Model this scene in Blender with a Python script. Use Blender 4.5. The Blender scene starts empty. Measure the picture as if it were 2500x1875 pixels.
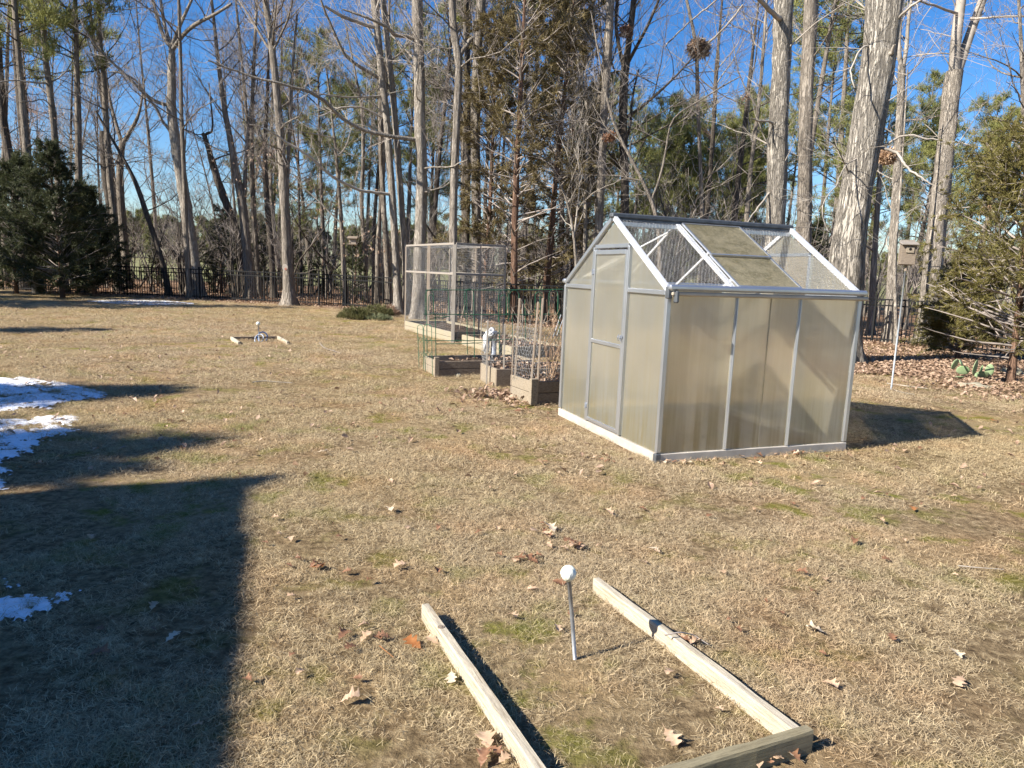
import bpy, math, random
import numpy as np
from mathutils import Vector, Matrix, Euler
R = math.radians
C = bpy.context.scene.collection
random.seed(7); rng = np.random.default_rng(7)

# ---------------------------------------------------------------- camera geometry
F = 1729.0; PITCH = R(9.07); ROLL = R(2.1); H = 1.6; K = 2500/2212
fw = np.array([0, math.cos(PITCH), -math.sin(PITCH)]); rt = np.array([1., 0, 0]); up = np.cross(rt, fw)
RT = math.cos(ROLL)*rt + math.sin(ROLL)*up; UP = -math.sin(ROLL)*rt + math.cos(ROLL)*up
O = np.array([0, 0, H])
def ray(x, y):
    return fw + RT*(x*K-1250)/F - UP*(y*K-937.5)/F
def G(x, y, z=0.0):
    d = ray(x, y); return O + d*(z-H)/d[2]
def at(x, y, Y):
    d = ray(x, y); return O + d*Y/d[1]

# ---------------------------------------------------------------- mesh helpers
def link(o, parent=None):
    C.objects.link(o)
    if parent is not None: o.parent = parent
    return o
def tag(o, label=None, cat=None, group=None, kind=None):
    if label: o['label'] = label
    if cat: o['category'] = cat
    if group: o['group'] = group
    if kind: o['kind'] = kind
    return o
def empty(name, loc=(0, 0, 0), rz=0, label=None, cat=None, group=None):
    o = bpy.data.objects.new(name, None); link(o)
    o.location = loc; o.rotation_euler = (0, 0, rz); o.empty_display_size = .1
    tag(o, label, cat, group); return o
def mesh_np(name, V, F4=None, F3=None, mats=(), smooth=False, fmat=None):
    me = bpy.data.meshes.new(name)
    V = np.asarray(V, dtype=np.float32)
    n4 = 0 if F4 is None else len(F4); n3 = 0 if F3 is None else len(F3)
    me.vertices.add(len(V)); me.vertices.foreach_set('co', V.ravel())
    idx = []
    if n4: idx.append(np.asarray(F4, dtype=np.int32).ravel())
    if n3: idx.append(np.asarray(F3, dtype=np.int32).ravel())
    idx = np.concatenate(idx)
    me.loops.add(len(idx)); me.loops.foreach_set('vertex_index', idx)
    st = np.concatenate([np.arange(n4)*4, n4*4+np.arange(n3)*3]).astype(np.int32)
    me.polygons.add(n4+n3); me.polygons.foreach_set('loop_start', st)
    for m in mats: me.materials.append(m)
    if fmat is not None: me.polygons.foreach_set('material_index', np.asarray(fmat, dtype=np.int32))
    me.polygons.foreach_set('use_smooth', np.full(n4+n3, bool(smooth)))
    me.update(calc_edges=True); me.validate()
    return me
def obj(name, me, parent=None):
    return link(bpy.data.objects.new(name, me), parent)

class MB:
    """collects shapes into one mesh"""
    def __init__(s): s.V = []; s.F4 = []; s.F3 = []; s.n = 0
    def add(s, V, F4=None, F3=None):
        V = np.asarray(V, dtype=float).reshape(-1, 3)
        if F4 is not None and len(F4): s.F4.append(np.asarray(F4)+s.n)
        if F3 is not None and len(F3): s.F3.append(np.asarray(F3)+s.n)
        s.V.append(V); s.n += len(V)
    def box(s, c, size, rot=None, bev=0.0):
        hx, hy, hz = [v/2 for v in size]
        if bev > 0:
            b = min(bev, hx*.9, hy*.9, hz*.9); V = []; F4 = []; F3 = []
            idx = {}
            for sx in (-1, 1):
                for sy in (-1, 1):
                    for sz in (-1, 1):
                        idx[(sx, sy, sz)] = len(V)
                        V += [(sx*hx, sy*(hy-b), sz*(hz-b)), (sx*(hx-b), sy*hy, sz*(hz-b)), (sx*(hx-b), sy*(hy-b), sz*hz)]
                        i = idx[(sx, sy, sz)]
                        F3.append((i, i+1, i+2) if sx*sy*sz > 0 else (i, i+2, i+1))
            for s1 in (-1, 1):
                q = [idx[(s1, -1, -1)], idx[(s1, 1, -1)], idx[(s1, 1, 1)], idx[(s1, -1, 1)]]; F4.append(q if s1 > 0 else q[::-1])
                q = [idx[(-1, s1, -1)]+1, idx[(-1, s1, 1)]+1, idx[(1, s1, 1)]+1, idx[(1, s1, -1)]+1]; F4.append(q if s1 > 0 else q[::-1])
                q = [idx[(-1, -1, s1)]+2, idx[(1, -1, s1)]+2, idx[(1, 1, s1)]+2, idx[(-1, 1, s1)]+2]; F4.append(q if s1 > 0 else q[::-1])
                for s2 in (-1, 1):
                    a, b2 = idx[(s1, s2, -1)], idx[(s1, s2, 1)]; F4.append([a, b2, b2+1, a+1] if s1*s2 < 0 else [a, a+1, b2+1, b2])
                    a, b2 = idx[(s1, -1, s2)], idx[(s1, 1, s2)]; F4.append([a, b2, b2+2, a+2] if s1*s2 > 0 else [a, a+2, b2+2, b2])
                    a, b2 = idx[(-1, s1, s2)], idx[(1, s1, s2)]; F4.append([a+1, b2+1, b2+2, a+2] if s1*s2 < 0 else [a+1, a+2, b2+2, b2+1])
            V = np.array(V)
        else:
            V = np.array([(x, y, z) for x in (-hx, hx) for y in (-hy, hy) for z in (-hz, hz)])
            F4 = [(0, 1, 3, 2), (4, 6, 7, 5), (0, 4, 5, 1), (2, 3, 7, 6), (0, 2, 6, 4), (1, 5, 7, 3)]; F3 = None
        if rot is not None: V = V @ np.array(rot).T
        s.add(V+np.array(c), F4, F3); return s
    def bar(s, a, b, w, h, upv=(0, 0, 1), bev=0.0):
        """box from a to b; w = across, h = along upv"""
        a = np.array(a, float); b = np.array(b, float); x = b-a; L = np.linalg.norm(x); x /= L
        y = np.cross(upv, x); y /= np.linalg.norm(y); z = np.cross(x, y)
        return s.box((a+b)/2, (L, w, h), np.array([x, y, z]).T, bev)
    def tube(s, pts, rad, sides=8, cap=True):
        V, F4 = tubes([(np.array(pts, float), np.broadcast_to(np.array(rad, float), (len(pts),)))], sides)
        s.add(V, F4)
        if cap:
            n = len(pts); t = []
            for k in range(1, sides-1): t.append((0, k, k+1)); t.append(((n-1)*sides, (n-1)*sides+k+1, (n-1)*sides+k))
            s.F3.append(np.array(t)+s.n-len(V))
        return s
    def poly(s, P, th, nrm):
        """extruded flat convex polygon"""
        P = np.array(P, float); n = len(P); nv = np.array(nrm, float)*th/2
        V = np.concatenate([P+nv, P-nv]); F3 = []
        for k in range(1, n-1): F3 += [(0, k, k+1), (n, n+k+1, n+k)]
        F4 = [(k, n+k, n+(k+1) % n, (k+1) % n) for k in range(n)]
        s.add(V, F4, F3); return s
    def build(s, name, mat, parent=None, smooth=False):
        me = mesh_np(name, np.concatenate(s.V), np.concatenate(s.F4) if s.F4 else None, np.concatenate(s.F3) if s.F3 else None, (mat,), smooth)
        return obj(name, me, parent)

def tubes(lines, sides):
    """lines: list of (pts, radii); returns verts and quads"""
    groups = {}
    for p, r in lines: groups.setdefault(len(p), []).append((p, r))
    VV = []; FF = []; base = 0
    a = np.arange(sides)*2*math.pi/sides; ca = np.cos(a); sa = np.sin(a)
    for n, L in groups.items():
        P = np.array([l[0] for l in L], dtype=float); Rr = np.array([l[1] for l in L], dtype=float)
        T = np.empty_like(P); T[:, 1:-1] = P[:, 2:]-P[:, :-2]; T[:, 0] = P[:, 1]-P[:, 0]; T[:, -1] = P[:, -1]-P[:, -2]
        T /= np.linalg.norm(T, axis=2, keepdims=True)+1e-9
        D = P[:, -1]-P[:, 0]; D /= np.linalg.norm(D, axis=1, keepdims=True)+1e-9
        ref = np.where(np.abs(D[:, 2:3]) > .75, np.array([[1., 0, 0]]), np.array([[0., 0, 1]]))[:, None, :]
        N1 = np.cross(T, np.broadcast_to(ref, T.shape)); N1 /= np.linalg.norm(N1, axis=2, keepdims=True)+1e-9
        N2 = np.cross(T, N1)
        V = P[:, :, None, :] + Rr[:, :, None, None]*(N1[:, :, None, :]*ca[None, None, :, None]+N2[:, :, None, :]*sa[None, None, :, None])
        m = len(L); V = V.reshape(-1, 3)
        k = np.arange(m)[:, None, None]*n*sides; i = np.arange(n-1)[None, :, None]*sides; j = np.arange(sides)[None, None, :]; j2 = (j+1) % sides
        q = np.stack(np.broadcast_arrays(k+i+j, k+i+j2, k+i+sides+j2, k+i+sides+j), -1).reshape(-1, 4)
        VV.append(V); FF.append(q+base); base += len(V)
    return np.concatenate(VV), np.concatenate(FF)

def copy_tree(o, parent=None):
    c = o.copy(); C.objects.link(c); c.parent = parent
    for ch in list(o.children): copy_tree(ch, c)
    return c

# ---------------------------------------------------------------- materials
class NT:
    def __init__(s, m):
        s.t = m.node_tree; s.n = s.t.nodes; s.l = s.t.links
        s.out = s.n.get('Material Output'); s.b = s.n.get('Principled BSDF')
    def new(s, ty, **kw):
        n = s.n.new(ty)
        for k, v in kw.items():
            if k.startswith('i_'):
                n.inputs[k[2:].replace('_', ' ')].default_value = v
            else: setattr(n, k, v)
        return n
    def link(s, a, b): s.l.new(a, b)
    def coord(s, scale=(1, 1, 1), kind='Object', rot=(0, 0, 0)):
        mp = s.new('ShaderNodeMapping'); mp.inputs['Scale'].default_value = scale; mp.inputs['Rotation'].default_value = rot
        if kind == 'Pos': src = s.new('ShaderNodeNewGeometry').outputs['Position']
        else: src = s.new('ShaderNodeTexCoord').outputs[kind]
        s.link(src, mp.inputs['Vector']); return mp.outputs['Vector']
    def noise(s, vec, scale=5, detail=5, rough=.55, dist=0):
        n = s.new('ShaderNodeTexNoise'); n.inputs['Scale'].default_value = scale; n.inputs['Detail'].default_value = detail
        n.inputs['Roughness'].default_value = rough; n.inputs['Distortion'].default_value = dist
        s.link(vec, n.inputs['Vector']); return n.outputs['Fac']
    def ramp(s, fac, stops, interp='LINEAR'):
        r = s.new('ShaderNodeValToRGB'); r.color_ramp.interpolation = interp
        e = r.color_ramp.elements
        while len(e) < len(stops): e.new(.5)
        for q, (p, c) in zip(e, stops):
            q.position = p; q.color = (*(c if hasattr(c, '__len__') else (c, c, c)), 1)
        s.link(fac, r.inputs['Fac']); return r.outputs['Color']
    def mix(s, fac, a, b, mode='MIX'):
        m = s.new('ShaderNodeMix', data_type='RGBA', blend_type=mode)
        for sock, v in ((m.inputs[0], fac), (m.inputs[6], a), (m.inputs[7], b)):
            if hasattr(v, 'is_linked'): s.link(v, sock)
            elif hasattr(v, '__len__'): sock.default_value = (*v, 1)
            else: sock.default_value = v
        return m.outputs[2]
    def math(s, op, a, b=0):
        m = s.new('ShaderNodeMath', operation=op)
        for sock, v in ((m.inputs[0], a), (m.inputs[1], b)):
            if hasattr(v, 'is_linked'): s.link(v, sock)
            else: sock.default_value = v
        return m.outputs[0]
    def bump(s, h, strength=.5, dist=.01):
        b = s.new('ShaderNodeBump'); b.inputs['Strength'].default_value = strength; b.inputs['Distance'].default_value = dist
        s.link(h, b.inputs['Height']); return b.outputs['Normal']
def material(name):
    m = bpy.data.materials.new(name); m.use_nodes = True
    return m, NT(m)
def simple(name, col, rough=.8, metal=0, var=.15, scale=8, bump=0, kind='Object', stretch=(1, 1, 1), spec=.3, col2=None):
    m, t = material(name); v = t.coord(stretch, kind)
    n = t.noise(v, scale, 6, .6)
    c2 = col2 or tuple(max(0, c*(1-var*2)) for c in col)
    c1 = tuple(min(1, c*(1+var)) for c in col)
    t.link(t.ramp(n, [(.3, c2), (.7, c1)]), t.b.inputs['Base Color'])
    t.b.inputs['Roughness'].default_value = rough; t.b.inputs['Metallic'].default_value = metal
    t.b.inputs['Specular IOR Level'].default_value = spec
    if bump: t.link(t.bump(n, bump, .01), t.b.inputs['Normal'])
    return m
M = {}
def bark(name, light, dark, vs=14, zs=.22, strength=1.0, dist=.03):
    m, t = material(name)
    v = t.coord((1, 1, zs), 'Pos')
    vo = t.new('ShaderNodeTexVoronoi', feature='DISTANCE_TO_EDGE'); vo.inputs['Scale'].default_value = vs
    nz = t.new('ShaderNodeTexNoise'); nz.inputs['Scale'].default_value = 6; nz.inputs['Detail'].default_value = 4; t.link(v, nz.inputs['Vector'])
    va = t.new('ShaderNodeVectorMath', operation='MULTIPLY_ADD'); va.inputs[1].default_value = (.12, .12, .12)
    t.link(nz.outputs['Color'], va.inputs[0]); t.link(v, va.inputs[2]); t.link(va.outputs[0], vo.inputs['Vector'])
    crack0 = t.ramp(vo.outputs['Distance'], [(0, 0), (.14, 1)])
    fis = t.noise(t.coord((1, 1, zs*.45), 'Pos'), vs*1.5, 4, .6, .6); fis = t.ramp(fis, [(.43, 0), (.54, 1)])
    where = t.ramp(t.noise(t.coord((1, 1, .4), 'Pos'), 3.1, 3, .6), [(.40, 0), (.62, 1)])
    crack = t.mix(where, fis, t.mix(.5, fis, crack0, 'MULTIPLY'))
    big = t.noise(t.coord((1, 1, .5), 'Pos'), 1.3, 5, .6)
    fine = t.noise(v, 40, 4, .7)
    col = t.mix(t.ramp(big, [(.35, 0), (.7, 1)]), tuple(.5*l+.5*d for l, d in zip(light, dark)), light)
    col = t.mix(t.ramp(fine, [(.35, .7), (.6, 0)]), col, tuple(l*.6 for l in light))
    col = t.mix(crack, tuple(.75*d+.25*l for d, l in zip(dark, light)), col)
    t.link(col, t.b.inputs['Base Color']); t.b.inputs['Roughness'].default_value = .95; t.b.inputs['Specular IOR Level'].default_value = .1
    h = t.math('ADD', crack, t.math('MULTIPLY', fine, .5))
    t.link(t.bump(h, strength, dist), t.b.inputs['Normal'])
    M[name] = m
bark('bark_pale', (.52, .46, .38), (.16, .135, .11), vs=22, zs=.25)
bark('bark_big', (.60, .54, .45), (.05, .042, .035), vs=17, zs=.24, strength=1, dist=.05)
bark('bark_mid', (.40, .35, .29), (.12, .10, .08))
bark('bark_dark', (.185, .155, .125), (.05, .042, .034))
bark('bark_brown', (.36, .31, .25), (.10, .082, .065))
bark('bark_red', (.30, .19, .13), (.09, .05, .035), vs=25, zs=.08)
M['twig'] = simple('twig', (.35, .30, .26), .9, scale=1.5, var=.35, kind='Pos')
M['twig_pale'] = simple('twig_pale', (.38, .335, .28), .9, scale=1.5, var=.3, kind='Pos')
M['twig_red'] = simple('twig_red', (.32, .22, .17), .9, scale=1.5, var=.3, kind='Pos')

def foliage(name, c1, c2, c3, big=.8):
    m, t = material(name); p = t.coord((1, 1, 1), 'Pos')
    a = t.ramp(t.noise(p, big, 3, .6), [(.35, c1), (.65, c2)])
    b = t.mix(t.ramp(t.noise(p, 9, 2, .6), [(.55, 0), (.75, .8)]), a, c3)
    t.link(b, t.b.inputs['Base Color']); t.b.inputs['Roughness'].default_value = .7; t.b.inputs['Specular IOR Level'].default_value = .25
    tr = t.new('ShaderNodeBsdfTranslucent'); t.link(b, tr.inputs['Color'])
    mx = t.new('ShaderNodeMixShader'); mx.inputs[0].default_value = .25
    t.link(t.b.outputs[0], mx.inputs[1]); t.link(tr.outputs[0], mx.inputs[2]); t.link(mx.outputs[0], t.out.inputs['Surface'])
    M[name] = m
foliage('pine_needles', (.16, .175, .05), (.25, .25, .08), (.33, .30, .12))
foliage('cedar_olive', (.12, .108, .034), (.19, .165, .05), (.26, .19, .09), 1.2)
foliage('cedar_brown', (.12, .095, .042), (.19, .15, .065), (.27, .20, .10), .7)
foliage('cedar_dark', (.045, .055, .024), (.075, .085, .036), (.12, .11, .05), 1.0)
foliage('juniper', (.10, .105, .04), (.17, .16, .065), (.24, .18, .10), 2)
foliage('ground_green', (.14, .16, .08), (.24, .25, .14), (.3, .28, .15), 2)

def leafmat(name, c1, c2):
    m, t = material(name); p = t.coord((1, 1, 1), 'Pos')
    a = t.ramp(t.noise(p, 14, 3, .7), [(.35, c1), (.65, c2)])
    t.link(a, t.b.inputs['Base Color']); t.b.inputs['Roughness'].default_value = .55; t.b.inputs['Specular IOR Level'].default_value = .35
    tr = t.new('ShaderNodeBsdfTranslucent'); t.link(a, tr.inputs['Color'])
    mx = t.new('ShaderNodeMixShader'); mx.inputs[0].default_value = .2
    t.link(t.b.outputs[0], mx.inputs[1]); t.link(tr.outputs[0], mx.inputs[2]); t.link(mx.outputs[0], t.out.inputs['Surface'])
    M[name] = m
leafmat('leaf_tan', (.42, .28, .17), (.56, .40, .27))
leafmat('leaf_pale', (.55, .44, .30), (.68, .57, .42))
leafmat('leaf_brown', (.17, .085, .045), (.30, .16, .09))
leafmat('leaf_rust', (.34, .13, .04), (.46, .20, .07))
leafmat('leaf_litter', (.20, .12, .075), (.50, .36, .25))

# lawn colour: world position noise shared by soil sheet and blades
def lawn_nodes(t, blade):
    p = t.coord((1, 1, 1), 'Pos')
    n1 = t.noise(p, .55, 4, .6); n2 = t.noise(p, 2.6, 5, .65); n3 = t.noise(p, 16, 4, .7)
    n4 = t.noise(p, .22, 3, .5); n5 = t.noise(p, 1.1, 4, .6)
    if blade:
        straw = t.ramp(n3, [(.25, (.25, .175, .10)), (.5, (.56, .435, .265)), (.75, (.86, .71, .465))])
        at_ = t.new('ShaderNodeAttribute', attribute_name='bc').outputs['Fac']
        straw = t.mix(t.ramp(at_, [(0, 0), (1, 1)]), t.mix(.55, straw, (.13, .088, .05)), t.mix(.35, straw, (.80, .66, .46)))
        green = t.mix(at_, (.085, .12, .022), (.24, .28, .06))
        g = t.math('MULTIPLY', t.ramp(n2, [(.50, 0), (.68, .85)]), t.ramp(n1, [(.42, .05), (.60, .9)]))
        g = t.math('MULTIPLY', g, t.ramp(at_, [(.1, .25), (.35, 1)]))
        col = t.mix(g, straw, green)
    else:
        col = t.ramp(n3, [(.3, (.085, .058, .034)), (.5, (.25, .18, .105)), (.75, (.50, .385, .235))])
        soil = t.ramp(t.noise(p, 40, 4, .7), [(.3, (.30, .23, .125)), (.7, (.50, .40, .24))])
        col = t.mix(t.ramp(n1, [(.5, 0), (.68, .7)]), col, soil)
        moss = t.math('MULTIPLY', t.ramp(n2, [(.52, 0), (.62, .95)]), t.ramp(n1, [(.40, .15), (.56, 1)]))
        col = t.mix(moss, col, t.ramp(n3, [(.3, (.12, .12, .025)), (.7, (.24, .23, .05))]))
    col = t.mix(t.ramp(n5, [(.48, 0), (.7, .45)]), col, t.mix(1, col, (1.12, .86, .72), 'MULTIPLY'))
    col = t.mix(t.ramp(n4, [(.35, .5), (.6, 0)]), col, t.mix(1, col, (.93, .93, .76), 'MULTIPLY'))
    return col, n3, p
m, t = material('lawn_soil')
col, n3, p = lawn_nodes(t, False)
# beyond the fence: leaf covered floor, further a green pasture
sx = t.new('ShaderNodeSeparateXYZ'); t.link(p, sx.inputs[0])
yy = t.math('ADD', sx.outputs[1], t.math('MULTIPLY', t.noise(p, .3, 3), 3))
litter = t.ramp(t.noise(p, 9, 5, .75), [(.3, (.14, .08, .048)), (.55, (.32, .20, .12)), (.75, (.50, .34, .22))])
edge = t.math('ADD', t.math('MULTIPLY', sx.outputs[0], .44), yy)      # fence runs down to the right
f1 = t.ramp(t.math('MULTIPLY', t.math('SUBTRACT', edge, 23.2), .5), [(0, 0), (1, 1)])
col = t.mix(f1, col, litter)
field = t.ramp(t.noise(p, .15, 4, .6), [(.3, (.16, .16, .075)), (.7, (.24, .23, .11))])
f2 = t.ramp(t.math('MULTIPLY', t.math('SUBTRACT', yy, 52), .25), [(0, 0), (1, 1)])
col = t.mix(f2, col, field)
t.link(col, t.b.inputs['Base Color']); t.b.inputs['Roughness'].default_value = 1; t.b.inputs['Specular IOR Level'].default_value = .05
t.link(t.bump(t.math('ADD', t.noise(p, 45, 5, .8), t.math('MULTIPLY', n3, .6)), 1.0, .03), t.b.inputs['Normal'])
M['soil'] = m
m, t = material('dry_grass'); col, n3, p = lawn_nodes(t, True)
t.link(col, t.b.inputs['Base Color']); t.b.inputs['Roughness'].default_value = .8; t.b.inputs['Specular IOR Level'].default_value = .2
tr = t.new('ShaderNodeBsdfTranslucent'); t.link(col, tr.inputs['Color'])
mx = t.new('ShaderNodeMixShader'); mx.inputs[0].default_value = .2
t.link(t.b.outputs[0], mx.inputs[1]); t.link(tr.outputs[0], mx.inputs[2]); t.link(mx.outputs[0], t.out.inputs['Surface'])
M['grass'] = m

def wood(name, light, dark, scale=1.0, stretch=(1.2, 22, 22)):
    m, t = material(name); v = t.coord(stretch, 'Object')
    n = t.noise(v, 3*scale, 6, .65, .4); f = t.noise(v, 14*scale, 4, .7); s_ = t.noise(t.coord((1, 1, 1)), 2.5, 4, .6)
    col = t.ramp(n, [(.3, dark), (.5, tuple(.35*d+.65*l for l, d in zip(light, dark))), (.75, light)])
    col = t.mix(t.ramp(f, [(.35, .55), (.5, 0)]), col, tuple(d*.6 for d in dark))
    col = t.mix(t.ramp(s_, [(.45, 0), (.75, .45)]), col, tuple(.55*(l+d)/2+.45*.25 for l, d in zip(light, dark)))
    t.link(col, t.b.inputs['Base Color']); t.b.inputs['Roughness'].default_value = .85; t.b.inputs['Specular IOR Level'].default_value = .15
    t.link(t.bump(t.math('ADD', n, f), .6, .004), t.b.inputs['Normal']); M[name] = m
wood('wood_pale', (.58, .52, .40), (.26, .21, .145), 1.3)
wood('wood_weathered', (.36, .30, .22), (.16, .13, .09))
wood('wood_olive', (.27, .235, .15), (.15, .125, .075))
wood('wood_grey', (.36, .32, .27), (.17, .145, .12))
wood('wood_planter', (.38, .335, .235), (.22, .18, .12))
wood('wood_old', (.28, .225, .165), (.12, .09, .065))
wood('wood_stake', (.42, .35, .27), (.27, .21, .16), 1, (22, 22, 1.2))
wood('wood_stake_grey', (.42, .38, .32), (.2, .175, .145), 1, (22, 22, 1.2))
M['aluminium'] = simple('aluminium', (.56, .58, .60), .38, .85, .06, 3, .05)
M['alu_white'] = simple('alu_white', (.60, .61, .62), .45, .2, .06, 20, .25)
M['alu_dark'] = simple('alu_dark', (.13, .14, .15), .5, .5, .15, 12, .05)
M['galv'] = simple('galvanised', (.33, .36, .38), .6, .4, .12, 20, .1)
M['wire'] = simple('chicken_wire', (.34, .34, .33), .6, .3, .2, 5); M['roof_wire'] = simple('roof_wire', (.30, .30, .29), .6, .2, .2, 5)
M['base_tan'] = simple('base_tan', (.46, .42, .36), .6, .1, .12, 6)
M['black_metal'] = simple('black_metal', (.008, .008, .008), .7, .1, .2, 5)
M['green_wire'] = simple('green_wire', (.03, .12, .065), .5, 0, .2, 5)
M['white_paint'] = simple('white_ball', (.78, .78, .70), .6, 0, .08, 14, .6, col2=(.62, .66, .5))
M['steel'] = simple('steel_stake', (.33, .34, .35), .5, .6, .2, 10, .1)
M['blue_iron'] = simple('blue_iron', (.04, .09, .22), .5, .2, .2, 10)
M['grey_iron'] = simple('grey_iron', (.30, .33, .38), .5, .4, .2, 10)
M['white_plastic'] = simple('white_plastic', (.52, .53, .53), .4, 0, .08, 8, .4)
M['rock'] = simple('rock', (.33, .30, .22), .9, 0, .3, 4, .6, kind='Pos')
M['compost'] = simple('compost', (.075, .05, .033), 1, 0, .5, 20, 1, kind='Pos')
M['tan_gutter'] = simple('tan_gutter', (.50, .43, .33), .5, .3, .1, 4)
M['cactus'] = simple('cactus', (.16, .24, .11), .5, 0, .25, 7, .2, kind='Pos', col2=(.28, .33, .2))
M['seam'] = simple('panel_seam', (.30, .26, .17), .7, 0, .3, 5)
M['hole'] = simple('hole', (.01, .008, .006), 1)
M['siding'] = simple('siding', (.15, .14, .13), .8, 0, .08, 3)
M['shingle'] = simple('shingle', (.09, .085, .08), .95, 0, .3, 12, .4)
M['brick'] = simple('brick', (.30, .13, .09), .9, 0, .3, 14, .4)
M['window_glass'] = simple('window_glass', (.03, .035, .04), .08, 0, .1, 2, spec=.6)
m, t = material('snow')
v = t.coord((1, 1, 1), 'Pos'); n = t.noise(v, 22, 6, .7)
t.link(t.ramp(n, [(.3, (.70, .72, .76)), (.6, (.86, .88, .92))]), t.b.inputs['Base Color']); t.b.inputs['Roughness'].default_value = .6
t.b.inputs['Subsurface Weight'].default_value = .0
t.link(t.bump(n, .8, .02), t.b.inputs['Normal']); M['snow'] = m

def polycarb(name, c1, c2, dirt_glow, tr_w=.12, mott=False):
    m, t = material(name); v = t.coord((1, 1, 1), 'Object')
    streak = t.noise(t.coord((14, 14, .7), 'Object'), 1.6, 5, .65); cloud = t.noise(v, 1.6, 4, .55)
    col = t.ramp(cloud, [(.3, c1), (.7, c2)])
    ribs = t.new('ShaderNodeTexWave', wave_type='BANDS', bands_direction='X'); ribs.inputs['Scale'].default_value = 30
    t.link(t.coord((1, 1, 0), 'Object', (0, 0, R(45))), ribs.inputs['Vector'])
    sx = t.new('ShaderNodeSeparateXYZ'); t.link(v, sx.inputs[0])
    low = t.ramp(sx.outputs[2], [(0.05, 1), (.75, .25)])
    d = t.math('MULTIPLY', t.ramp(streak, [(.42, 0), (.62, 1)]), low)  # dirt streaks plus warm sunlit-floor glow painted in, stronger towards the bottom
    col = t.mix(d, col, dirt_glow)
    if mott: col = t.mix(t.ramp(t.noise(v, 38, 6, .8), [(.42, .8), (.60, 0)]), col, (.20, .175, .09)); col = t.mix(t.ramp(t.noise(v, 7, 5, .7), [(.42, 0), (.62, .55)]), col, (.62, .56, .40)); col = t.mix(t.ramp(t.noise(v, 90, 4, .8), [(.6, 0), (.75, .6)]), col, (.66, .62, .48))
    st2 = t.noise(t.coord((40, 40, 2.2), 'Object'), 1.3, 4, .7); col = t.mix(t.math('MULTIPLY', t.ramp(st2, [(.56, 0), (.68, .7)]), t.ramp(cloud, [(.4, .2), (.6, 1)])), col, tuple(min(.85, c*1.35) for c in c2))
    pr = t.b; t.link(col, pr.inputs['Base Color']); pr.inputs['Roughness'].default_value = .28; pr.inputs['Specular IOR Level'].default_value = .5
    t.link(t.bump(ribs.outputs['Fac'], .12, .002), pr.inputs['Normal'])
    tl = t.new('ShaderNodeBsdfTranslucent'); t.link(col, tl.inputs['Color'])
    tp = t.new('ShaderNodeBsdfTransparent'); tp.inputs['Color'].default_value = (.98, .96, .90, 1)
    rf = t.new('ShaderNodeBsdfRefraction'); rf.inputs['IOR'].default_value = 1.04; rf.inputs['Roughness'].default_value = .40
    rf.inputs['Color'].default_value = (1, .97, .88, 1)
    a = t.new('ShaderNodeMixShader'); a.inputs[0].default_value = .62; t.link(pr.outputs[0], a.inputs[1]); t.link(tl.outputs[0], a.inputs[2])
    b = t.new('ShaderNodeMixShader'); b.inputs[0].default_value = .18 if mott else .56; t.link(a.outputs[0], b.inputs[1]); t.link(rf.outputs[0], b.inputs[2])
    c = t.new('ShaderNodeMixShader'); c.inputs[0].default_value = tr_w; t.link(b.outputs[0], c.inputs[1]); t.link(tp.outputs[0], c.inputs[2])
    t.link(c.outputs[0], t.out.inputs['Surface']); M[name] = m
polycarb('poly_side', (.74, .67, .54), (.95, .90, .78), (.52, .43, .25), .27)
polycarb('poly_door', (.66, .66, .60), (.84, .83, .75), (.70, .61, .33), .33)
polycarb('poly_roof', (.42, .385, .26), (.58, .53, .38), (.30, .28, .12), .08, True)
# ---------------------------------------------------------------- trees
def unit(v): return v/(np.linalg.norm(v)+1e-9)
def wander(rnd, p, d, L, n, wob=.18, lift=0.0):
    pts = [np.array(p, float)]; d = unit(np.array(d, float)); s = L/(n-1)
    for i in range(n-1):
        d = unit(d + np.array([rnd.gauss(0, wob), rnd.gauss(0, wob), rnd.gauss(0, wob)+lift]))
        pts.append(pts[-1]+d*s)
    return np.array(pts)
def perp_dir(rnd, axis, ang):
    axis = unit(axis); a = np.array([rnd.gauss(0, 1), rnd.gauss(0, 1), rnd.gauss(0, 1)])
    q = unit(a-axis*(a@axis)); return axis*math.cos(ang)+q*math.sin(ang)
def along(P, Rr, f):
    x = f*(len(P)-1); i = min(int(x), len(P)-2); u = x-i
    return P[i]*(1-u)+P[i+1]*u, Rr[i]*(1-u)+Rr[i+1]*u, unit(P[i+1]-P[i])
def sub_branches(rnd, P, Rr, out, dens=1.0, tw=.005, sub_len=(.6, 1.8)):
    """side branches and twigs on a limb; out = list of (pts, radii)"""
    L = np.linalg.norm(P[-1]-P[0])
    for k in range(max(2, int(L*2.2*dens))):
        f = rnd.uniform(.12, 1); q, r, d = along(P, Rr, f)
        l2 = rnd.uniform(*sub_len)*(1.15-.5*f)*min(1, L/2.5+.2)
        d2 = perp_dir(rnd, d, R(rnd.uniform(28, 62)))+np.array([0, 0, .22])
        B = wander(rnd, q, d2, l2, 5, .17, .05); r2 = max(min(r*.5, .004+l2*.007), tw*1.1)
        Rb = np.linspace(r2, tw*.7, 5); out.append((B, Rb))
        for j in range(int(rnd.uniform(2, 5)*dens*(.5+l2))):
            q3, r3, d3 = along(B, Rb, rnd.uniform(.15, 1))
            T = wander(rnd, q3, perp_dir(rnd, d3, R(rnd.uniform(25, 55)))+np.array([0, 0, .15]), rnd.uniform(.25, .8), 4, .2, .04)
            out.append((T, np.linspace(tw, tw*.4, 4)))
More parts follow.
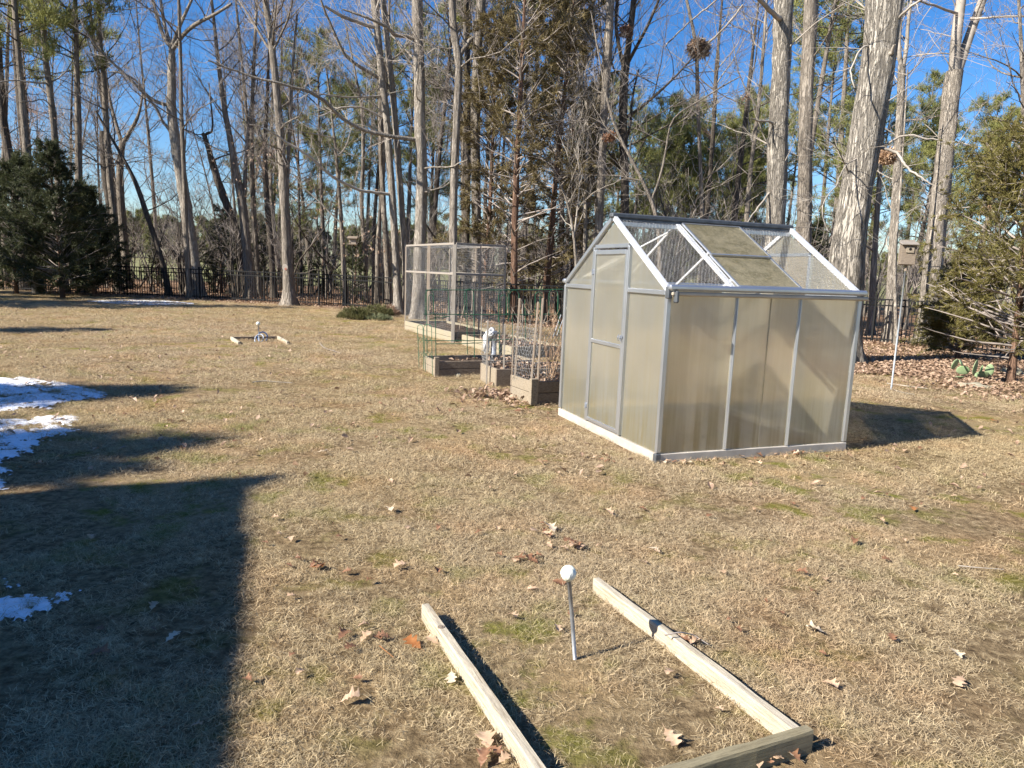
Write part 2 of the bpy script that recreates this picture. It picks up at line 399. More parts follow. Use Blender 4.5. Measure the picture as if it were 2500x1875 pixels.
def limbs(rnd, P, Rr, n, f0, f1, Lr, out_thick, out_thin, dens=1.0, tw=.005, ang=(35, 75), lift=.05, rs=.35):
    for k in range(n):
        f = rnd.uniform(f0, f1); q, r, d = along(P, Rr, f)
        L = rnd.uniform(*Lr); d1 = perp_dir(rnd, d, R(rnd.uniform(*ang)))
        B = wander(rnd, q, d1, L, 8, .16, lift); r1 = min(r*.5, .006+L*.0065*rs/.35)
        Rb = np.linspace(r1, tw*1.2, 8); out_thick.append((B, Rb)); sub_branches(rnd, B, Rb, out_thin, dens, tw)
def resample(P, Rr, n):
    P = np.array(P); Rr = np.array(Rr); s = np.concatenate([[0], np.cumsum(np.linalg.norm(np.diff(P, axis=0), axis=1))])
    u = np.linspace(0, s[-1], n)
    # smooth with catmull-like cubic via dense linear + moving average
    Q = np.stack([np.interp(u, s, P[:, i]) for i in range(3)], 1); r = np.interp(u, s, Rr)
    if n > 6:
        for _ in range(2):
            Q[1:-1] = .25*Q[:-2]+.5*Q[1:-1]+.25*Q[2:]
    return Q, r
def trunk_mesh(name, P, Rr, mat, parent, rnd, sides=14, n=None, rough=.06, flare=1.5, base=True):
    n = n or max(12, int(np.linalg.norm(P[-1]-P[0])*3))
    Q, r = resample(P, Rr, n)
    if base:
        z = Q[:, 2]; r = r*(1+(flare-1)*np.exp(-np.maximum(z, 0)/.28))
    V, F4 = tubes([(Q, r)], sides)
    cen = np.repeat(Q, sides, axis=0); k = 1+rough*np.array([rnd.gauss(0, 1) for _ in range(len(V))])
    # low frequency lumps along the trunk
    a = np.tile(np.arange(sides), n)*2*math.pi/sides; zz = cen[:, 2]
    k += .05*np.sin(a*3+zz*1.3+rnd.random()*6)+.03*np.sin(a*5-zz*.7)
    if base: k += .22*np.exp(-np.maximum(zz, 0)/.2)*np.sin(a*4+rnd.random()*6)
    V = cen+(V-cen)*k[:, None]
    return obj(name, mesh_np(name, V, F4, None, (mat,), True), parent)
def lines_mesh(name, L, sides, mat, parent):
    if not L: return None
    V, F4 = tubes(L, sides); return obj(name, mesh_np(name, V, F4, None, (mat,), True), parent)

def leaf_blades(rs, Cn, D, per, ln, wd, spread=.7, drop=0.0):
    N = len(Cn)*per; c = np.repeat(Cn, per, 0); d = np.repeat(D, per, 0)+rs.normal(0, spread, (N, 3)); d[:, 2] -= drop
    d /= np.linalg.norm(d, axis=1, keepdims=True)+1e-9
    s = np.cross(d, rs.normal(0, 1, (N, 3))); s /= np.linalg.norm(s, axis=1, keepdims=True)+1e-9
    l = ln*rs.uniform(.6, 1.3, (N, 1)); w = wd*rs.uniform(.6, 1.3, (N, 1))
    c = c+rs.normal(0, ln*.18, (N, 3))
    V = np.stack([c-s*w*.5, c+s*w*.5, c+d*l], 1).reshape(-1, 3)
    return V, np.arange(N*3).reshape(-1, 3)

def hero(name, label, cat, px, Y, bk='bark_pale', tw_m='twig', n_limbs=12, f=(.45, 1), Lr=(1.5, 4), dens=1.3, explicit=(), seed=1, tw=.0038,
         forks=(), group=None, sides=14, rough=.05, flare=1.5, ypush=0.0, top_ext=2.0):
    """px: trunk [(x, y, width)] from top to bottom in photo coordinates at distance Y"""
    rnd = random.Random(seed)
    pts = [at(x, y, Y+ypush*(i/(len(px)-1))) for i, (x, y, w) in enumerate(px)]
    rr = [w*K/F*.5*np.linalg.norm(p-O) for p, (x, y, w) in zip(pts, px)]
    pts = pts[::-1]; rr = rr[::-1]
    if pts[0][2] > .05:                                   # carry the trunk down to the ground
        d = (pts[0]-pts[min(1, len(pts)-1)]) if len(pts) > 1 else np.array([0, 0, -1.]); d = unit(d*[.35, .35, 1]); k = -pts[0][2]/d[2]
        pts = [pts[0]+d*k]+pts; rr = [rr[0]*1.06]+rr
    pts[0] = pts[0]*[1, 1, 0]+[0, 0, -.05]
    if top_ext:
        d = unit(pts[-1]-pts[-2]); pts.append(pts[-1]+d*top_ext); rr.append(rr[-1]*.8)
    pts = np.array(pts); base = pts[0]*[1, 1, 0]
    root = empty(name, base, 0, label, cat, group)
    P = pts-base; Rr = np.array(rr)
    trunk_mesh('trunk', P, Rr, M[bk], root, rnd, sides, rough=rough, flare=flare)
    thick = []; thin = []
    for q in list(forks):                                 # leaders: (px list bottom to top, dY)
        dy = q[1]; n = len(q[0])
        FP = np.array([at(x, y, Y+dy*(i/(n-1))) for i, (x, y, w) in enumerate(q[0])])-base
        fr = np.array([w*K/F*.5*Y for x, y, w in q[0]]); Q, r = resample(FP, fr, max(8, n*2))
        thick.append((Q, r)); 
        limbs(rnd, Q, r, q[2] if len(q) > 2 else 5, .2, 1, (1, 2.6), thick, thin, dens, tw)
    for q in list(explicit):
        n = len(q[0]); dy = q[1]
        FP = np.array([at(x, y, Y+dy*(i/(n-1))) for i, (x, y, w) in enumerate(q[0])])-base
        fr = np.array([w*K/F*.5*Y for x, y, w in q[0]]); Q, r = resample(FP, fr, n*3)
        Q[1:-1] += np.array([[rnd.gauss(0, .008) for _ in range(3)] for _ in range(len(Q)-2)])
        thick.append((Q, r)); sub_branches(rnd, Q, r, thin, dens*(q[2] if len(q) > 2 else .8), tw, (.5, 1.4))
    if n_limbs: limbs(rnd, P, Rr, n_limbs, f[0], f[1], Lr, thick, thin, dens, tw)
    if thick: 
        by = {}
        lines_mesh('limbs', thick, 7, M[bk] if tw_m == 'twig' else M['twig_pale'], root)
    lines_mesh('twigs', thin, 3, M[tw_m], root)
    return root

# ---- the named trunks, left to right (photo pixels: x, y, width)
S = 100
hero('bare_tree', 'dark thick bare trunk at the far left edge of the photo, behind the dark cedar', 'tree', [(0, 150, 10), (8, 277, 12), (30, 384, 14), (42, 480, 15), (52, 630, 17)], 31, 'bark_dark', seed=1, n_limbs=9, f=(.25, .9))
hero('bare_tree', 'dark trunk just right of the photo\'s left edge, rising straight behind the cedar', 'tree', [(30, 60, 8), (40, 192, 11), (49, 277, 12), (60, 363, 13), (70, 480, 14), (80, 610, 16)], 36, 'bark_dark', seed=2, n_limbs=12, f=(.3, .95))
hero('bare_tree', 'slim pale grey trunk with kinked twigs, in front of the tall left pine', 'tree', [(85, 0, 8), (92, 43, 8), (100, 141, 9), (113, 235, 10), (124, 363, 11), (134, 500, 12), (140, 625, 13)], 30, 'bark_brown', 'twig_pale', seed=4, n_limbs=10, f=(.3, 1),
     explicit=[([(113, 235, 3), (95, 212, 2.5), (70, 220, 2), (48, 218, 1.5)], -1), ([(104, 180, 4), (70, 178, 3.5), (30, 172, 3), (-20, 180, 2)], -2)])
hero('bare_tree', 'slim straight trunk above the right edge of the dark cedar', 'tree', [(213, 0, 5), (218, 107, 7), (226, 192, 9), (230, 277, 10), (237, 384, 11), (250, 500, 12), (256, 640, 13)], 32, 'bark_brown', seed=5, n_limbs=14, f=(.3, 1))
hero('bare_tree', 'dark snapped trunk close to the right side of the dark cedar', 'tree', [(222, 298, 12), (226, 360, 13), (236, 430, 14), (247, 520, 14), (258, 636, 15)], 34, 'bark_dark', seed=6, n_limbs=6, f=(.5, 1), top_ext=.3)
hero('bare_tree', 'grey trunk forking into a wide V, left of the leaning thin tree', 'tree', [(264, 307, 11), (258, 384, 12), (262, 450, 13), (272, 560, 14), (276, 640, 15)], 35, 'bark_brown', seed=7, n_limbs=6, f=(.4, .9), top_ext=0,
     forks=[([(264, 312, 9), (280, 285, 8), (296, 262, 7), (305, 230, 5), (312, 170, 3)], 0), ([(264, 312, 9), (252, 270, 7), (240, 235, 6), (232, 180, 4), (226, 120, 2)], .5)])
hero('bare_tree', 'thin dark tree leaning left over the fence beside the forked oak', 'tree', [(262, 335, 5), (273, 354, 6), (294, 395, 8), (316, 460, 9), (337, 520, 9), (354, 576, 10), (366, 640, 11)], 31, 'bark_dark', seed=8, n_limbs=8, f=(.4, 1))
hero('oak_tree', 'big pale oak behind the left fence, forked high with limbs sweeping left', 'tree',
     [(371, 98, 10), (371, 171, 14), (369, 239, 17), (375, 277, 18), (388, 363, 19), (402, 450, 21), (415, 540, 23), (428, 637, 27)], 30, 'bark_pale', seed=9, n_limbs=6, f=(.75, 1), top_ext=0, flare=1.3,
     forks=[([(371, 104, 9), (354, 85, 8), (341, 43, 7), (330, 0, 6)], 0, 5), ([(371, 104, 8), (356, 60, 7), (347, 0, 6)], .5, 4), ([(371, 102, 8), (388, 55, 7), (405, 20, 6), (416, -5, 5)], 0, 5), ([(372, 108, 9), (390, 80, 8), (420, 51, 8), (462, 34, 6), (500, 8, 5)], -1, 6)],
     explicit=[([(364, 227, 8), (333, 222, 7), (300, 190, 6), (239, 132, 5), (205, 98, 4), (179, 55, 3)], -2, 1.2), ([(372, 290, 7), (350, 262, 6), (333, 225, 5), (316, 209, 5), (294, 171, 4), (262, 157, 4), (234, 155, 2)], -1.2, 1)])
hero('bare_tree', 'slender straight trunk touching the right side of the big forked oak', 'tree', [(386, 0, 5), (390, 128, 6), (392, 256, 7), (397, 363, 8), (401, 490, 10), (410, 632, 11)], 29, 'bark_brown', seed=10, n_limbs=9, f=(.5, 1))
hero('bare_tree', 'ivy-dark crooked trunk broken off at mid height, leaning left', 'tree', [(443, 297, 8), (448, 307, 9), (461, 363, 13), (478, 414, 14), (503, 474, 15), (520, 533, 15), (534, 640, 17)], 33, 'bark_dark', seed=11, n_limbs=7, f=(.4, 1), top_ext=.2,
     explicit=[([(447, 305, 7), (440, 286, 6), (452, 288, 6), (457, 292, 5), (460, 270, 4), (452, 180, 2)], 0), ([(463, 345, 4), (480, 336, 3), (520, 330, 2), (575, 300, 1.5)], -1)])
hero('bare_tree', 'dark double-stemmed trunk left of the lawn oak, joining low down', 'tree', [(468, 100, 6), (471, 128, 7), (482, 222, 9), (497, 299, 11), (512, 384, 14), (526, 448, 17), (533, 533, 18), (543, 640, 20)], 31, 'bark_brown', seed=12, n_limbs=12, f=(.35, 1),
     forks=[([(527, 440, 10), (530, 400, 9), (529, 363, 8), (537, 277, 6), (548, 180, 4)], .5, 6)])
hero('bare_tree', 'thin rust-twigged trunk just left of the lawn oak', 'tree', [(580, 140, 5), (578, 192, 6), (573, 299, 8), (571, 363, 10), (578, 448, 11), (586, 540, 12), (592, 640, 13)], 32, 'bark_dark', 'twig_red', seed=13, n_limbs=14, f=(.3, 1))
hero('oak_tree', 'tall smooth oak standing on the lawn in front of the left fence', 'tree', [(574, 0, 10), (586, 85, 12), (595, 171, 13), (606, 299, 15), (613, 405, 18), (618, 490, 19), (622, 576, 21), (626, 658, 25)], 26.8, 'bark_mid', seed=14, n_limbs=16, f=(.35, 1), flare=1.55, Lr=(2, 4.5),
     forks=[([(620, 410, 8), (623, 340, 8), (629, 213, 7), (634, 115, 6), (642, 30, 4)], .6, 6)],
     explicit=[([(603, 262, 6), (575, 130, 0)][:0] or [(590, 120, 5), (560, 70, 5), (530, 20, 4), (505, -15, 3)], 1, 1.4), ([(589, 112, 5), (604, 80, 4), (620, 50, 4), (632, 0, 3)], -1, 1.2)])
hero('bare_tree', 'slim grey trunk right of the hanging bird feeder', 'tree', [(770, 170, 4), (783, 235, 6), (785, 341, 7), (780, 427, 8), (788, 560, 8), (792, 650, 9)], 30, 'bark_brown', seed=17, n_limbs=10, f=(.3, 1))
hero('bare_tree', 'slim grey trunk left of the hanging bird feeder', 'tree', [(718, 260, 4), (725, 320, 6), (736, 461, 8), (742, 560, 10), (748, 660, 12)], 28, 'bark_brown', 'twig_pale', seed=18, n_limbs=9, f=(.3, 1))
hero('bare_tree', 'grey trunk close behind the left side of the pale twin trunks', 'tree', [(818, 60, 6), (821, 192, 8), (823, 341, 10), (830, 469, 11), (838, 590, 14), (842, 665, 15)], 27.5, 'bark_brown', seed=19, n_limbs=7, f=(.4, 1))
hero('bare_tree', 'grey trunk behind the pale twin trunks, right of its close neighbour', 'tree', [(838, 90, 5), (832, 240, 7), (828, 380, 8), (816, 520, 9), (815, 660, 11)], 29, 'bark_brown', seed=20, n_limbs=7, f=(.4, 1))
hero('oak_tree', 'pale left stem of the twin oaks beside the wire cage, limbs sweeping left', 'tree',
     [(808, 0, 12), (817, 85, 13), (825, 171, 13), (835, 256, 14), (843, 363, 14), (849, 448, 15), (855, 555, 16), (862, 682, 20)], 23.6, 'bark_pale', 'twig_pale', seed=21, n_limbs=8, f=(.5, 1), Lr=(2, 4), flare=1.45,
     explicit=[([(848, 420, 7), (810, 416, 6), (774, 412, 6), (731, 390, 6), (702, 371, 5), (676, 341, 5), (616, 307, 4), (578, 277, 3), (539, 269, 2)], -2.5, .9),
               ([(812, 60, 8), (770, 47, 7), (736, 34, 7), (702, 13, 5)], -1, 1.2), ([(830, 256, 5), (787, 232, 4), (744, 230, 4), (719, 239, 3), (690, 252, 2)], -1, .8),
               ([(826, 207, 4), (770, 211, 3), (720, 208, 3), (660, 198, 2)], -2, .8)])
hero('oak_tree', 'pale right stem of the twin oaks beside the wire cage', 'tree',
     [(827, 0, 11), (836, 85, 11), (846, 179, 12), (855, 277, 12), (863, 384, 13), (871, 490, 13), (876, 555, 14), (880, 684, 17)], 23.9, 'bark_pale', 'twig', seed=22, n_limbs=8, f=(.5, 1), Lr=(2, 4), flare=1.4,
     explicit=[([(846, 190, 7), (808, 162, 7), (770, 141, 7), (744, 119, 6), (714, 51, 5), (693, 0, 4)], -1.5, 1.2)])
hero('oak_tree', 'stout pale oak standing directly behind the wire cage\'s left half', 'tree',
     [(901, -5, 21), (904, 85, 20), (907, 171, 21), (906, 256, 22), (910, 341, 22), (911, 427, 23), (908, 525, 24), (905, 600, 25), (902, 700, 31)], 22.3, 'bark_pale', 'twig', seed=23, n_limbs=7, f=(.5, 1), Lr=(1.5, 3.5), flare=1.45, sides=18,
     explicit=[([(906, 303, 9), (855, 296, 8), (787, 284, 8), (736, 256, 7), (697, 213, 7), (672, 198, 6), (616, 183, 5), (531, 162, 4), (450, 130, 3)], -3, 1.1),
               ([(902, 86, 8), (875, 77, 8), (852, 79, 8), (842, 62, 7), (820, 48, 6), (787, 36, 5), (740, 20, 3)], -1, 1.1),
               ([(911, 365, 4), (940, 360, 4), (975, 362, 3), (1010, 345, 2)], -1.5, .8), ([(910, 415, 4), (935, 412, 3), (958, 404, 2), (985, 385, 1.5)], -1, .8)])
hero('bare_tree', 'grey tree with one cut-off upturned stub, behind the cage\'s front post', 'tree',
     [(977, -5, 14), (977, 50, 14), (983, 90, 15), (993, 130, 15), (994, 160, 15), (987, 213, 15), (985, 299, 15), (981, 384, 16), (979, 512, 16), (977, 690, 18)], 21.4, 'bark_mid', 'twig', seed=24, n_limbs=6, f=(.5, 1), flare=1.3,
     explicit=[([(993, 122, 11), (1001, 104, 10), (1012, 92, 10), (1022, 80, 6)], 0, .3), ([(1003, 98, 9), (1004, 70, 8), (1005, 48, 7)], 0, .2)])
hero('bare_tree', 'straight brown trunk between the stub-armed tree and the tall brown cedars', 'tree', [(1040, -5, 18), (1034, 64, 18), (1029, 149, 18), (1027, 256, 19), (1028, 427, 19), (1030, 560, 20), (1031, 690, 22)], 24.5, 'bark_mid', seed=25, n_limbs=9, f=(.3, 1))
hero('bare_tree', 'slim pale tree with a bent elbow branch, right of the brown cedars', 'tree', [(1245, 110, 3), (1251, 153, 4), (1261, 200, 5), (1272, 237, 6), (1269, 320, 6), (1265, 420, 7), (1263, 540, 8), (1262, 690, 8)], 23, 'bark_pale', 'twig_pale', seed=28, n_limbs=9, f=(.35, 1), Lr=(1, 2.4),
     explicit=[([(1268, 288, 4), (1283, 272, 4), (1300, 267, 3), (1313, 262, 3), (1322, 225, 2)], -.5, .6)])
hero('bare_tree', 'thin forked sapling leaning left of the greenhouse ridge end', 'tree', [(1190, 358, 3), (1216, 405, 4), (1230, 450, 5), (1243, 530, 6), (1248, 690, 7)], 21, 'bark_mid', 'twig_pale', seed=29, n_limbs=7, f=(.35, 1), Lr=(1, 2), forks=[([(1240, 510, 4), (1250, 430, 3), (1256, 350, 3), (1240, 320, 2)], 0, 3)])
hero('bare_tree', 'straight grey-brown trunk rising behind the greenhouse\'s left gable', 'tree', [(1318, -5, 16), (1316, 80, 15), (1309, 176, 15), (1304, 256, 15), (1300, 352, 16), (1294, 464, 17), (1292, 560, 18), (1290, 690, 20)], 22, 'bark_mid', seed=30, n_limbs=10, f=(.4, 1),
     explicit=[([(1309, 130, 6), (1290, 100, 5), (1262, 70, 4), (1240, 30, 3)], .5, 1.3), ([(1303, 270, 5), (1290, 262, 4), (1280, 270, 3), (1262, 285, 2)], -.5, 1)])
hero('bare_tree', 'dark many-forked tree rising behind the greenhouse ridge\'s left end', 'tree', [(1353, 120, 17), (1347, 192, 16), (1346, 288, 17), (1349, 384, 17), (1350, 480, 18), (1350, 690, 21)], 23, 'bark_dark', seed=31, n_limbs=8, f=(.45, 1), top_ext=0, Lr=(2, 4),
     forks=[([(1353, 130, 14), (1362, 64, 13), (1369, 0, 12)], 0, 6), ([(1346, 140, 9), (1338, 112, 8), (1328, 48, 7), (1334, -5, 7)], 0, 5), ([(1354, 140, 8), (1375, 100, 7), (1399, 58, 6), (1425, -5, 5)], -1, 7),
            ([(1350, 255, 7), (1380, 238, 6), (1405, 215, 6), (1453, 173, 4), (1500, 120, 3)], -1.5, 7), ([(1350, 310, 6), (1364, 280, 6), (1363, 215, 5), (1380, 150, 3)], .5, 5)])
hero('bare_tree', 'smooth pale sapling leaning left behind the greenhouse roof\'s first bay', 'tree', [(1306, 190, 3), (1312, 224, 5), (1332, 288, 6), (1357, 330, 6), (1388, 392, 7), (1408, 430, 8), (1424, 480, 9), (1428, 690, 10)], 20.5, 'bark_mid', 'twig', seed=32, n_limbs=8, f=(.3, 1), Lr=(1, 2.4),
     forks=[([(1408, 430, 5), (1425, 390, 5), (1440, 320, 4), (1447, 253, 4), (1470, 240, 3), (1510, 220, 3), (1560, 185, 3), (1600, 165, 2)], -1, 4)])
hero('bare_tree', 'slim pale tree carrying the big leaf nest, behind the greenhouse ridge', 'tree', [(1482, -5, 5), (1498, 64, 6), (1505, 110, 7), (1507, 224, 7), (1511, 304, 7), (1515, 416, 8), (1518, 520, 9), (1518, 690, 10)], 24, 'bark_mid', 'twig_pale', seed=33, n_limbs=9, f=(.3, 1), Lr=(1, 2.6),
     explicit=[([(1507, 190, 4), (1450, 170, 3), (1437, 96, 0)][:0] or [(1437, 100, 3), (1470, 66, 3), (1491, 45, 3), (1520, 24, 3), (1552, -4, 3)], -1, .7), ([(1505, 112, 5), (1540, 85, 4), (1575, 50, 4), (1605, 10, 3)], -1, 1)])
hero('bare_tree', 'dark slim trunk right of the big leaf nest\'s tree', 'tree', [(1555, 60, 4), (1548, 140, 7), (1542, 260, 8), (1534, 380, 9), (1524, 500, 10), (1520, 690, 11)], 27, 'bark_dark', 'twig_red', seed=34, n_limbs=14, f=(.35, 1))
hero('bare_tree', 'dark trunk leaning slightly right, left of the thick flaky oak', 'tree', [(1632, 60, 4), (1618, 180, 7), (1606, 300, 9), (1590, 420, 11), (1584, 500, 12), (1578, 690, 13)], 26, 'bark_dark', 'twig', seed=35, n_limbs=12, f=(.35, 1))
hero('bare_tree', 'pale slim trunk just left of the thick flaky oak', 'tree', [(1655, 20, 4), (1648, 120, 6), (1638, 240, 7), (1622, 360, 8), (1612, 480, 10), (1604, 690, 11)], 24, 'bark_mid', 'twig_pale', seed=36, n_limbs=12, f=(.35, 1))
hero('oak_tree', 'thick oak with flaky pale bark and a dark broken limb, behind the greenhouse ridge', 'tree', [(1692, -5, 33), (1690, 120, 33), (1684, 240, 34), (1679, 360, 36), (1673, 509, 37), (1668, 690, 42)], 20.3, 'bark_big', 'twig_pale', seed=37, n_limbs=8, f=(.35, 1), Lr=(1, 2.8), sides=20, flare=1.3,
     explicit=[([(1690, 46, 12), (1676, 36, 10), (1660, 20, 9), (1636, -6, 8)], -1, .6), ([(1680, 270, 6), (1662, 262, 5), (1640, 262, 4), (1624, 256, 2)], -.6, .7), ([(1672, 405, 5), (1645, 440, 4), (1620, 470, 3), (1605, 500, 2)], -1, .6)])
hero('bare_tree', 'straight grey-brown furrowed trunk right of the thick flaky oak', 'tree', [(1752, -5, 24), (1749, 96, 24), (1742, 192, 24), (1739, 312, 25), (1738, 480, 26), (1736, 690, 28)], 22.5, 'bark_mid', seed=38, n_limbs=7, f=(.5, 1), sides=18)
hero('oak_tree', 'biggest oak, leaning right with peeling whitish bark, beside the greenhouse\'s far corner', 'tree',
     [(1916, -60, 56), (1911, 0, 58), (1902, 96, 56), (1884, 216, 57), (1869, 312, 57), (1851, 408, 56), (1834, 520, 60), (1822, 620, 66), (1812, 760, 74)], 14.3, 'bark_big', 'twig_pale', seed=39, n_limbs=6, f=(.3, 1), Lr=(.8, 2.2), sides=28, rough=.018, flare=1.25,
     explicit=[([(1890, 323, 8), (1917, 309, 5), (1940, 298, 4), (1966, 290, 4), (2005, 300, 3), (2034, 304, 3), (2087, 309, 3), (2110, 320, 2)], -.8, .9),
               ([(1886, 330, 9), (1905, 318, 6), (1931, 326, 6), (1943, 338, 5), (1952, 350, 5), (1962, 366, 4), (1975, 373, 4), (1999, 391, 3), (2019, 402, 2)], -1, .8),
               ([(1888, 100, 6), (1866, 98, 4), (1848, 122, 3), (1836, 158, 3), (1846, 190, 2)], -.8, .8), ([(1880, 318, 7), (1855, 342, 3), (1830, 352, 3), (1815, 378, 2.5), (1800, 410, 2), (1778, 430, 2), (1775, 470, 1.5), (1790, 500, 1)], -1.2, .9),
               ([(1895, 96, 14), (1905, 108, 12), (1925, 120, 9), (1932, 96, 5)], -.4, .2), ([(1920, 60, 6), (1960, 20, 5), (2000, -8, 4)], -1, 1)])
hero('bare_tree', 'slim pale forked tree between the biggest oak and the birdhouse', 'tree', [(1948, 140, 12), (1946, 220, 13), (1941, 310, 13), (1935, 420, 14), (1928, 540, 15), (1920, 720, 16)], 20, 'bark_pale', 'twig_pale', seed=40, n_limbs=12, f=(.3, 1), top_ext=0, Lr=(.8, 2.2),
     forks=[([(1948, 150, 9), (1940, 110, 8), (1944, 60, 7), (1950, -5, 6)], 0, 4), ([(1949, 150, 9), (1960, 105, 8), (1960, 50, 7), (1970, -5, 5)], 0, 4)])
hero('bare_tree', 'very thin whitish sapling crossing the fence by the birdhouse pole', 'tree', [(1950, 330, 3), (1944, 430, 4), (1934, 520, 5), (1932, 600, 6), (1937, 725, 7)], 18.8, 'bark_pale', 'twig_pale', seed=41, n_limbs=6, f=(.3, 1), Lr=(.6, 1.5))
hero('oak_tree', 'pale Y-shaped tree behind the birdhouse, splitting in two high up', 'tree', [(2063, 154, 27), (2052, 230, 26), (2043, 312, 28), (2028, 456, 30), (2016, 566, 33), (2008, 680, 36), (2002, 745, 40)], 19.6, 'bark_pale', 'twig_pale', seed=42, n_limbs=5, f=(.4, 1), top_ext=0, Lr=(.8, 2), sides=18,
     forks=[([(2062, 165, 22), (2062, 120, 21), (2068, 60, 20), (2077, -8, 19)], 0, 3), ([(2064, 165, 20), (2076, 132, 19), (2088, 95, 18), (2102, 55, 17), (2125, -8, 16)], .2, 3)],
     explicit=[([(2096, 40, 5), (2130, 38, 4), (2180, 36, 4), (2240, 34, 3)], -.8, .8), ([(2072, 30, 6), (2040, 20, 5), (2005, 8, 4), (1960, -5, 3)], -1, 1.2), ([(2030, 440, 4), (2060, 452, 3), (2095, 447, 2)], -1, .6)])
hero('bare_tree', 'grey trunk seen through the fence between the biggest oak and the pale slim tree', 'tree', [(1905, 300, 7), (1898, 420, 9), (1888, 560, 11), (1880, 720, 13)], 22.5, 'bark_mid', 'twig', seed=43, n_limbs=8, f=(.4, 1))
hero('bare_tree', 'bare twiggy tree at the upper right corner above the olive cedar', 'tree', [(2204, 60, 5), (2212, 200, 8), (2218, 400, 11), (2222, 700, 16)], 17, 'bark_mid', 'twig', seed=44, n_limbs=16, f=(.4, 1), Lr=(1.2, 3))

# ---- instanced bare trees of the woods
def bare_variant(seed, h, r, n_l, bk, tw_m, tw=.007, dens=1.3):
    rnd = random.Random(seed); root = empty('bare_tree')
    P = wander(rnd, (0, 0, -.1), (rnd.gauss(0, .05), rnd.gauss(0, .05), 1), h, 12, .035, .03); Rr = np.linspace(r, r*.15, 12)
    trunk_mesh('trunk', P, Rr, M[bk], root, rnd, 8, 16, .04, 1.3)
    th = []; tn = []
    limbs(rnd, P, Rr, n_l, .28, .98, (1.2, h*.24), th, tn, dens, tw, (25, 60), .09)
    lines_mesh('limbs', th, 5, M[bk], root); lines_mesh('twigs', tn, 3, M[tw_m], root)
    return root
def sapling_variant(seed, h, stems, bk='bark_mid'):
    rnd = random.Random(seed); root = empty('sapling'); th = []; tn = []
    for k in range(stems):
        P = wander(rnd, (rnd.gauss(0, .12), rnd.gauss(0, .12), -.05), (rnd.gauss(0, .18), rnd.gauss(0, .18), 1), h*rnd.uniform(.6, 1), 9, .09, .06)
        Rr = np.linspace(.022+.006*h*rnd.uniform(.5, 1), .006, 9); th.append((P, Rr)); limbs(rnd, P, Rr, int(h*1.6), .25, 1, (.5, 1.6), tn, tn, .8, .004, (25, 60), .08)
    lines_mesh('stems', th, 6, M[bk], root); lines_mesh('twigs', [l for l in tn if len(l[0]) > 4], 4, M['twig_pale'] if seed % 2 else M['twig'], root)
    lines_mesh('fine_twigs', [l for l in tn if len(l[0]) <= 4], 3, M['twig'], root)
    return root
def pine_variant(seed, h, bare_to=.5, spread=3.2, tuft=.33, per=9, nb=50, mat='pine_needles', wd=.035):
    rnd = random.Random(seed); rs = np.random.default_rng(seed); root = empty('pine_tree')
    P = wander(rnd, (0, 0, -.1), (rnd.gauss(0, .02), rnd.gauss(0, .02), 1), h, 12, .02, .03); Rr = np.linspace(.20, .03, 12)
    trunk_mesh('trunk', P, Rr, M['bark_brown'], root, rnd, 9, 16, .04, 1.2)
    th = []; Cn = []; D = []
    for k in range(nb):
        f = bare_to+(1-bare_to)*(k+rnd.random())/nb; q, r, d = along(P, Rr, min(f, .995)); a = rnd.random()*6.283
        g = (f-bare_to)/(1-bare_to); L = spread*(math.sin(math.pi*min(1, .15+g*.85))**.7)*rnd.uniform(.45, 1.1)+.3
        B = wander(rnd, q, (math.cos(a), math.sin(a), rnd.uniform(-.1, .35)+.5*g), L, 7, .12, .05); Rb = np.linspace(.012+L*.011, .006, 7); th.append((B, Rb))
        for j in range(int(3+L*2.8)):
            c, _, dd = along(B, Rb, rnd.uniform(.3, 1)); s_ = wander(rnd, c, perp_dir(rnd, dd, R(45))+np.array([0, 0, .3]), rnd.uniform(.3, .9)*min(1, L/2), 4, .2, .1)
            th.append((s_, np.linspace(.01, .005, 4)))
            for i in (1, 2, 3, 3):
                Cn.append(s_[i]+rs.normal(0, .07, 3)); D.append(unit(s_[i]-s_[i-1]+[0, 0, .35]))
    for k in range(14 if bare_to > .3 else 0):            # dead lower branches
        q, r, d = along(P, Rr, rnd.uniform(.2, bare_to+.05)); a = rnd.random()*6.283
        B = wander(rnd, q, (math.cos(a), math.sin(a), -.1), rnd.uniform(.5, 2), 6, .15, 0); th.append((B, np.linspace(.018, .004, 6)))
    V, F3 = leaf_blades(rs, np.array(Cn), np.array(D), per, tuft, wd, .75)
    lines_mesh('limbs', th, 4, M['bark_dark'], root); obj('needles', mesh_np('needles', V, None, F3, (M[mat],)), root)
    return root
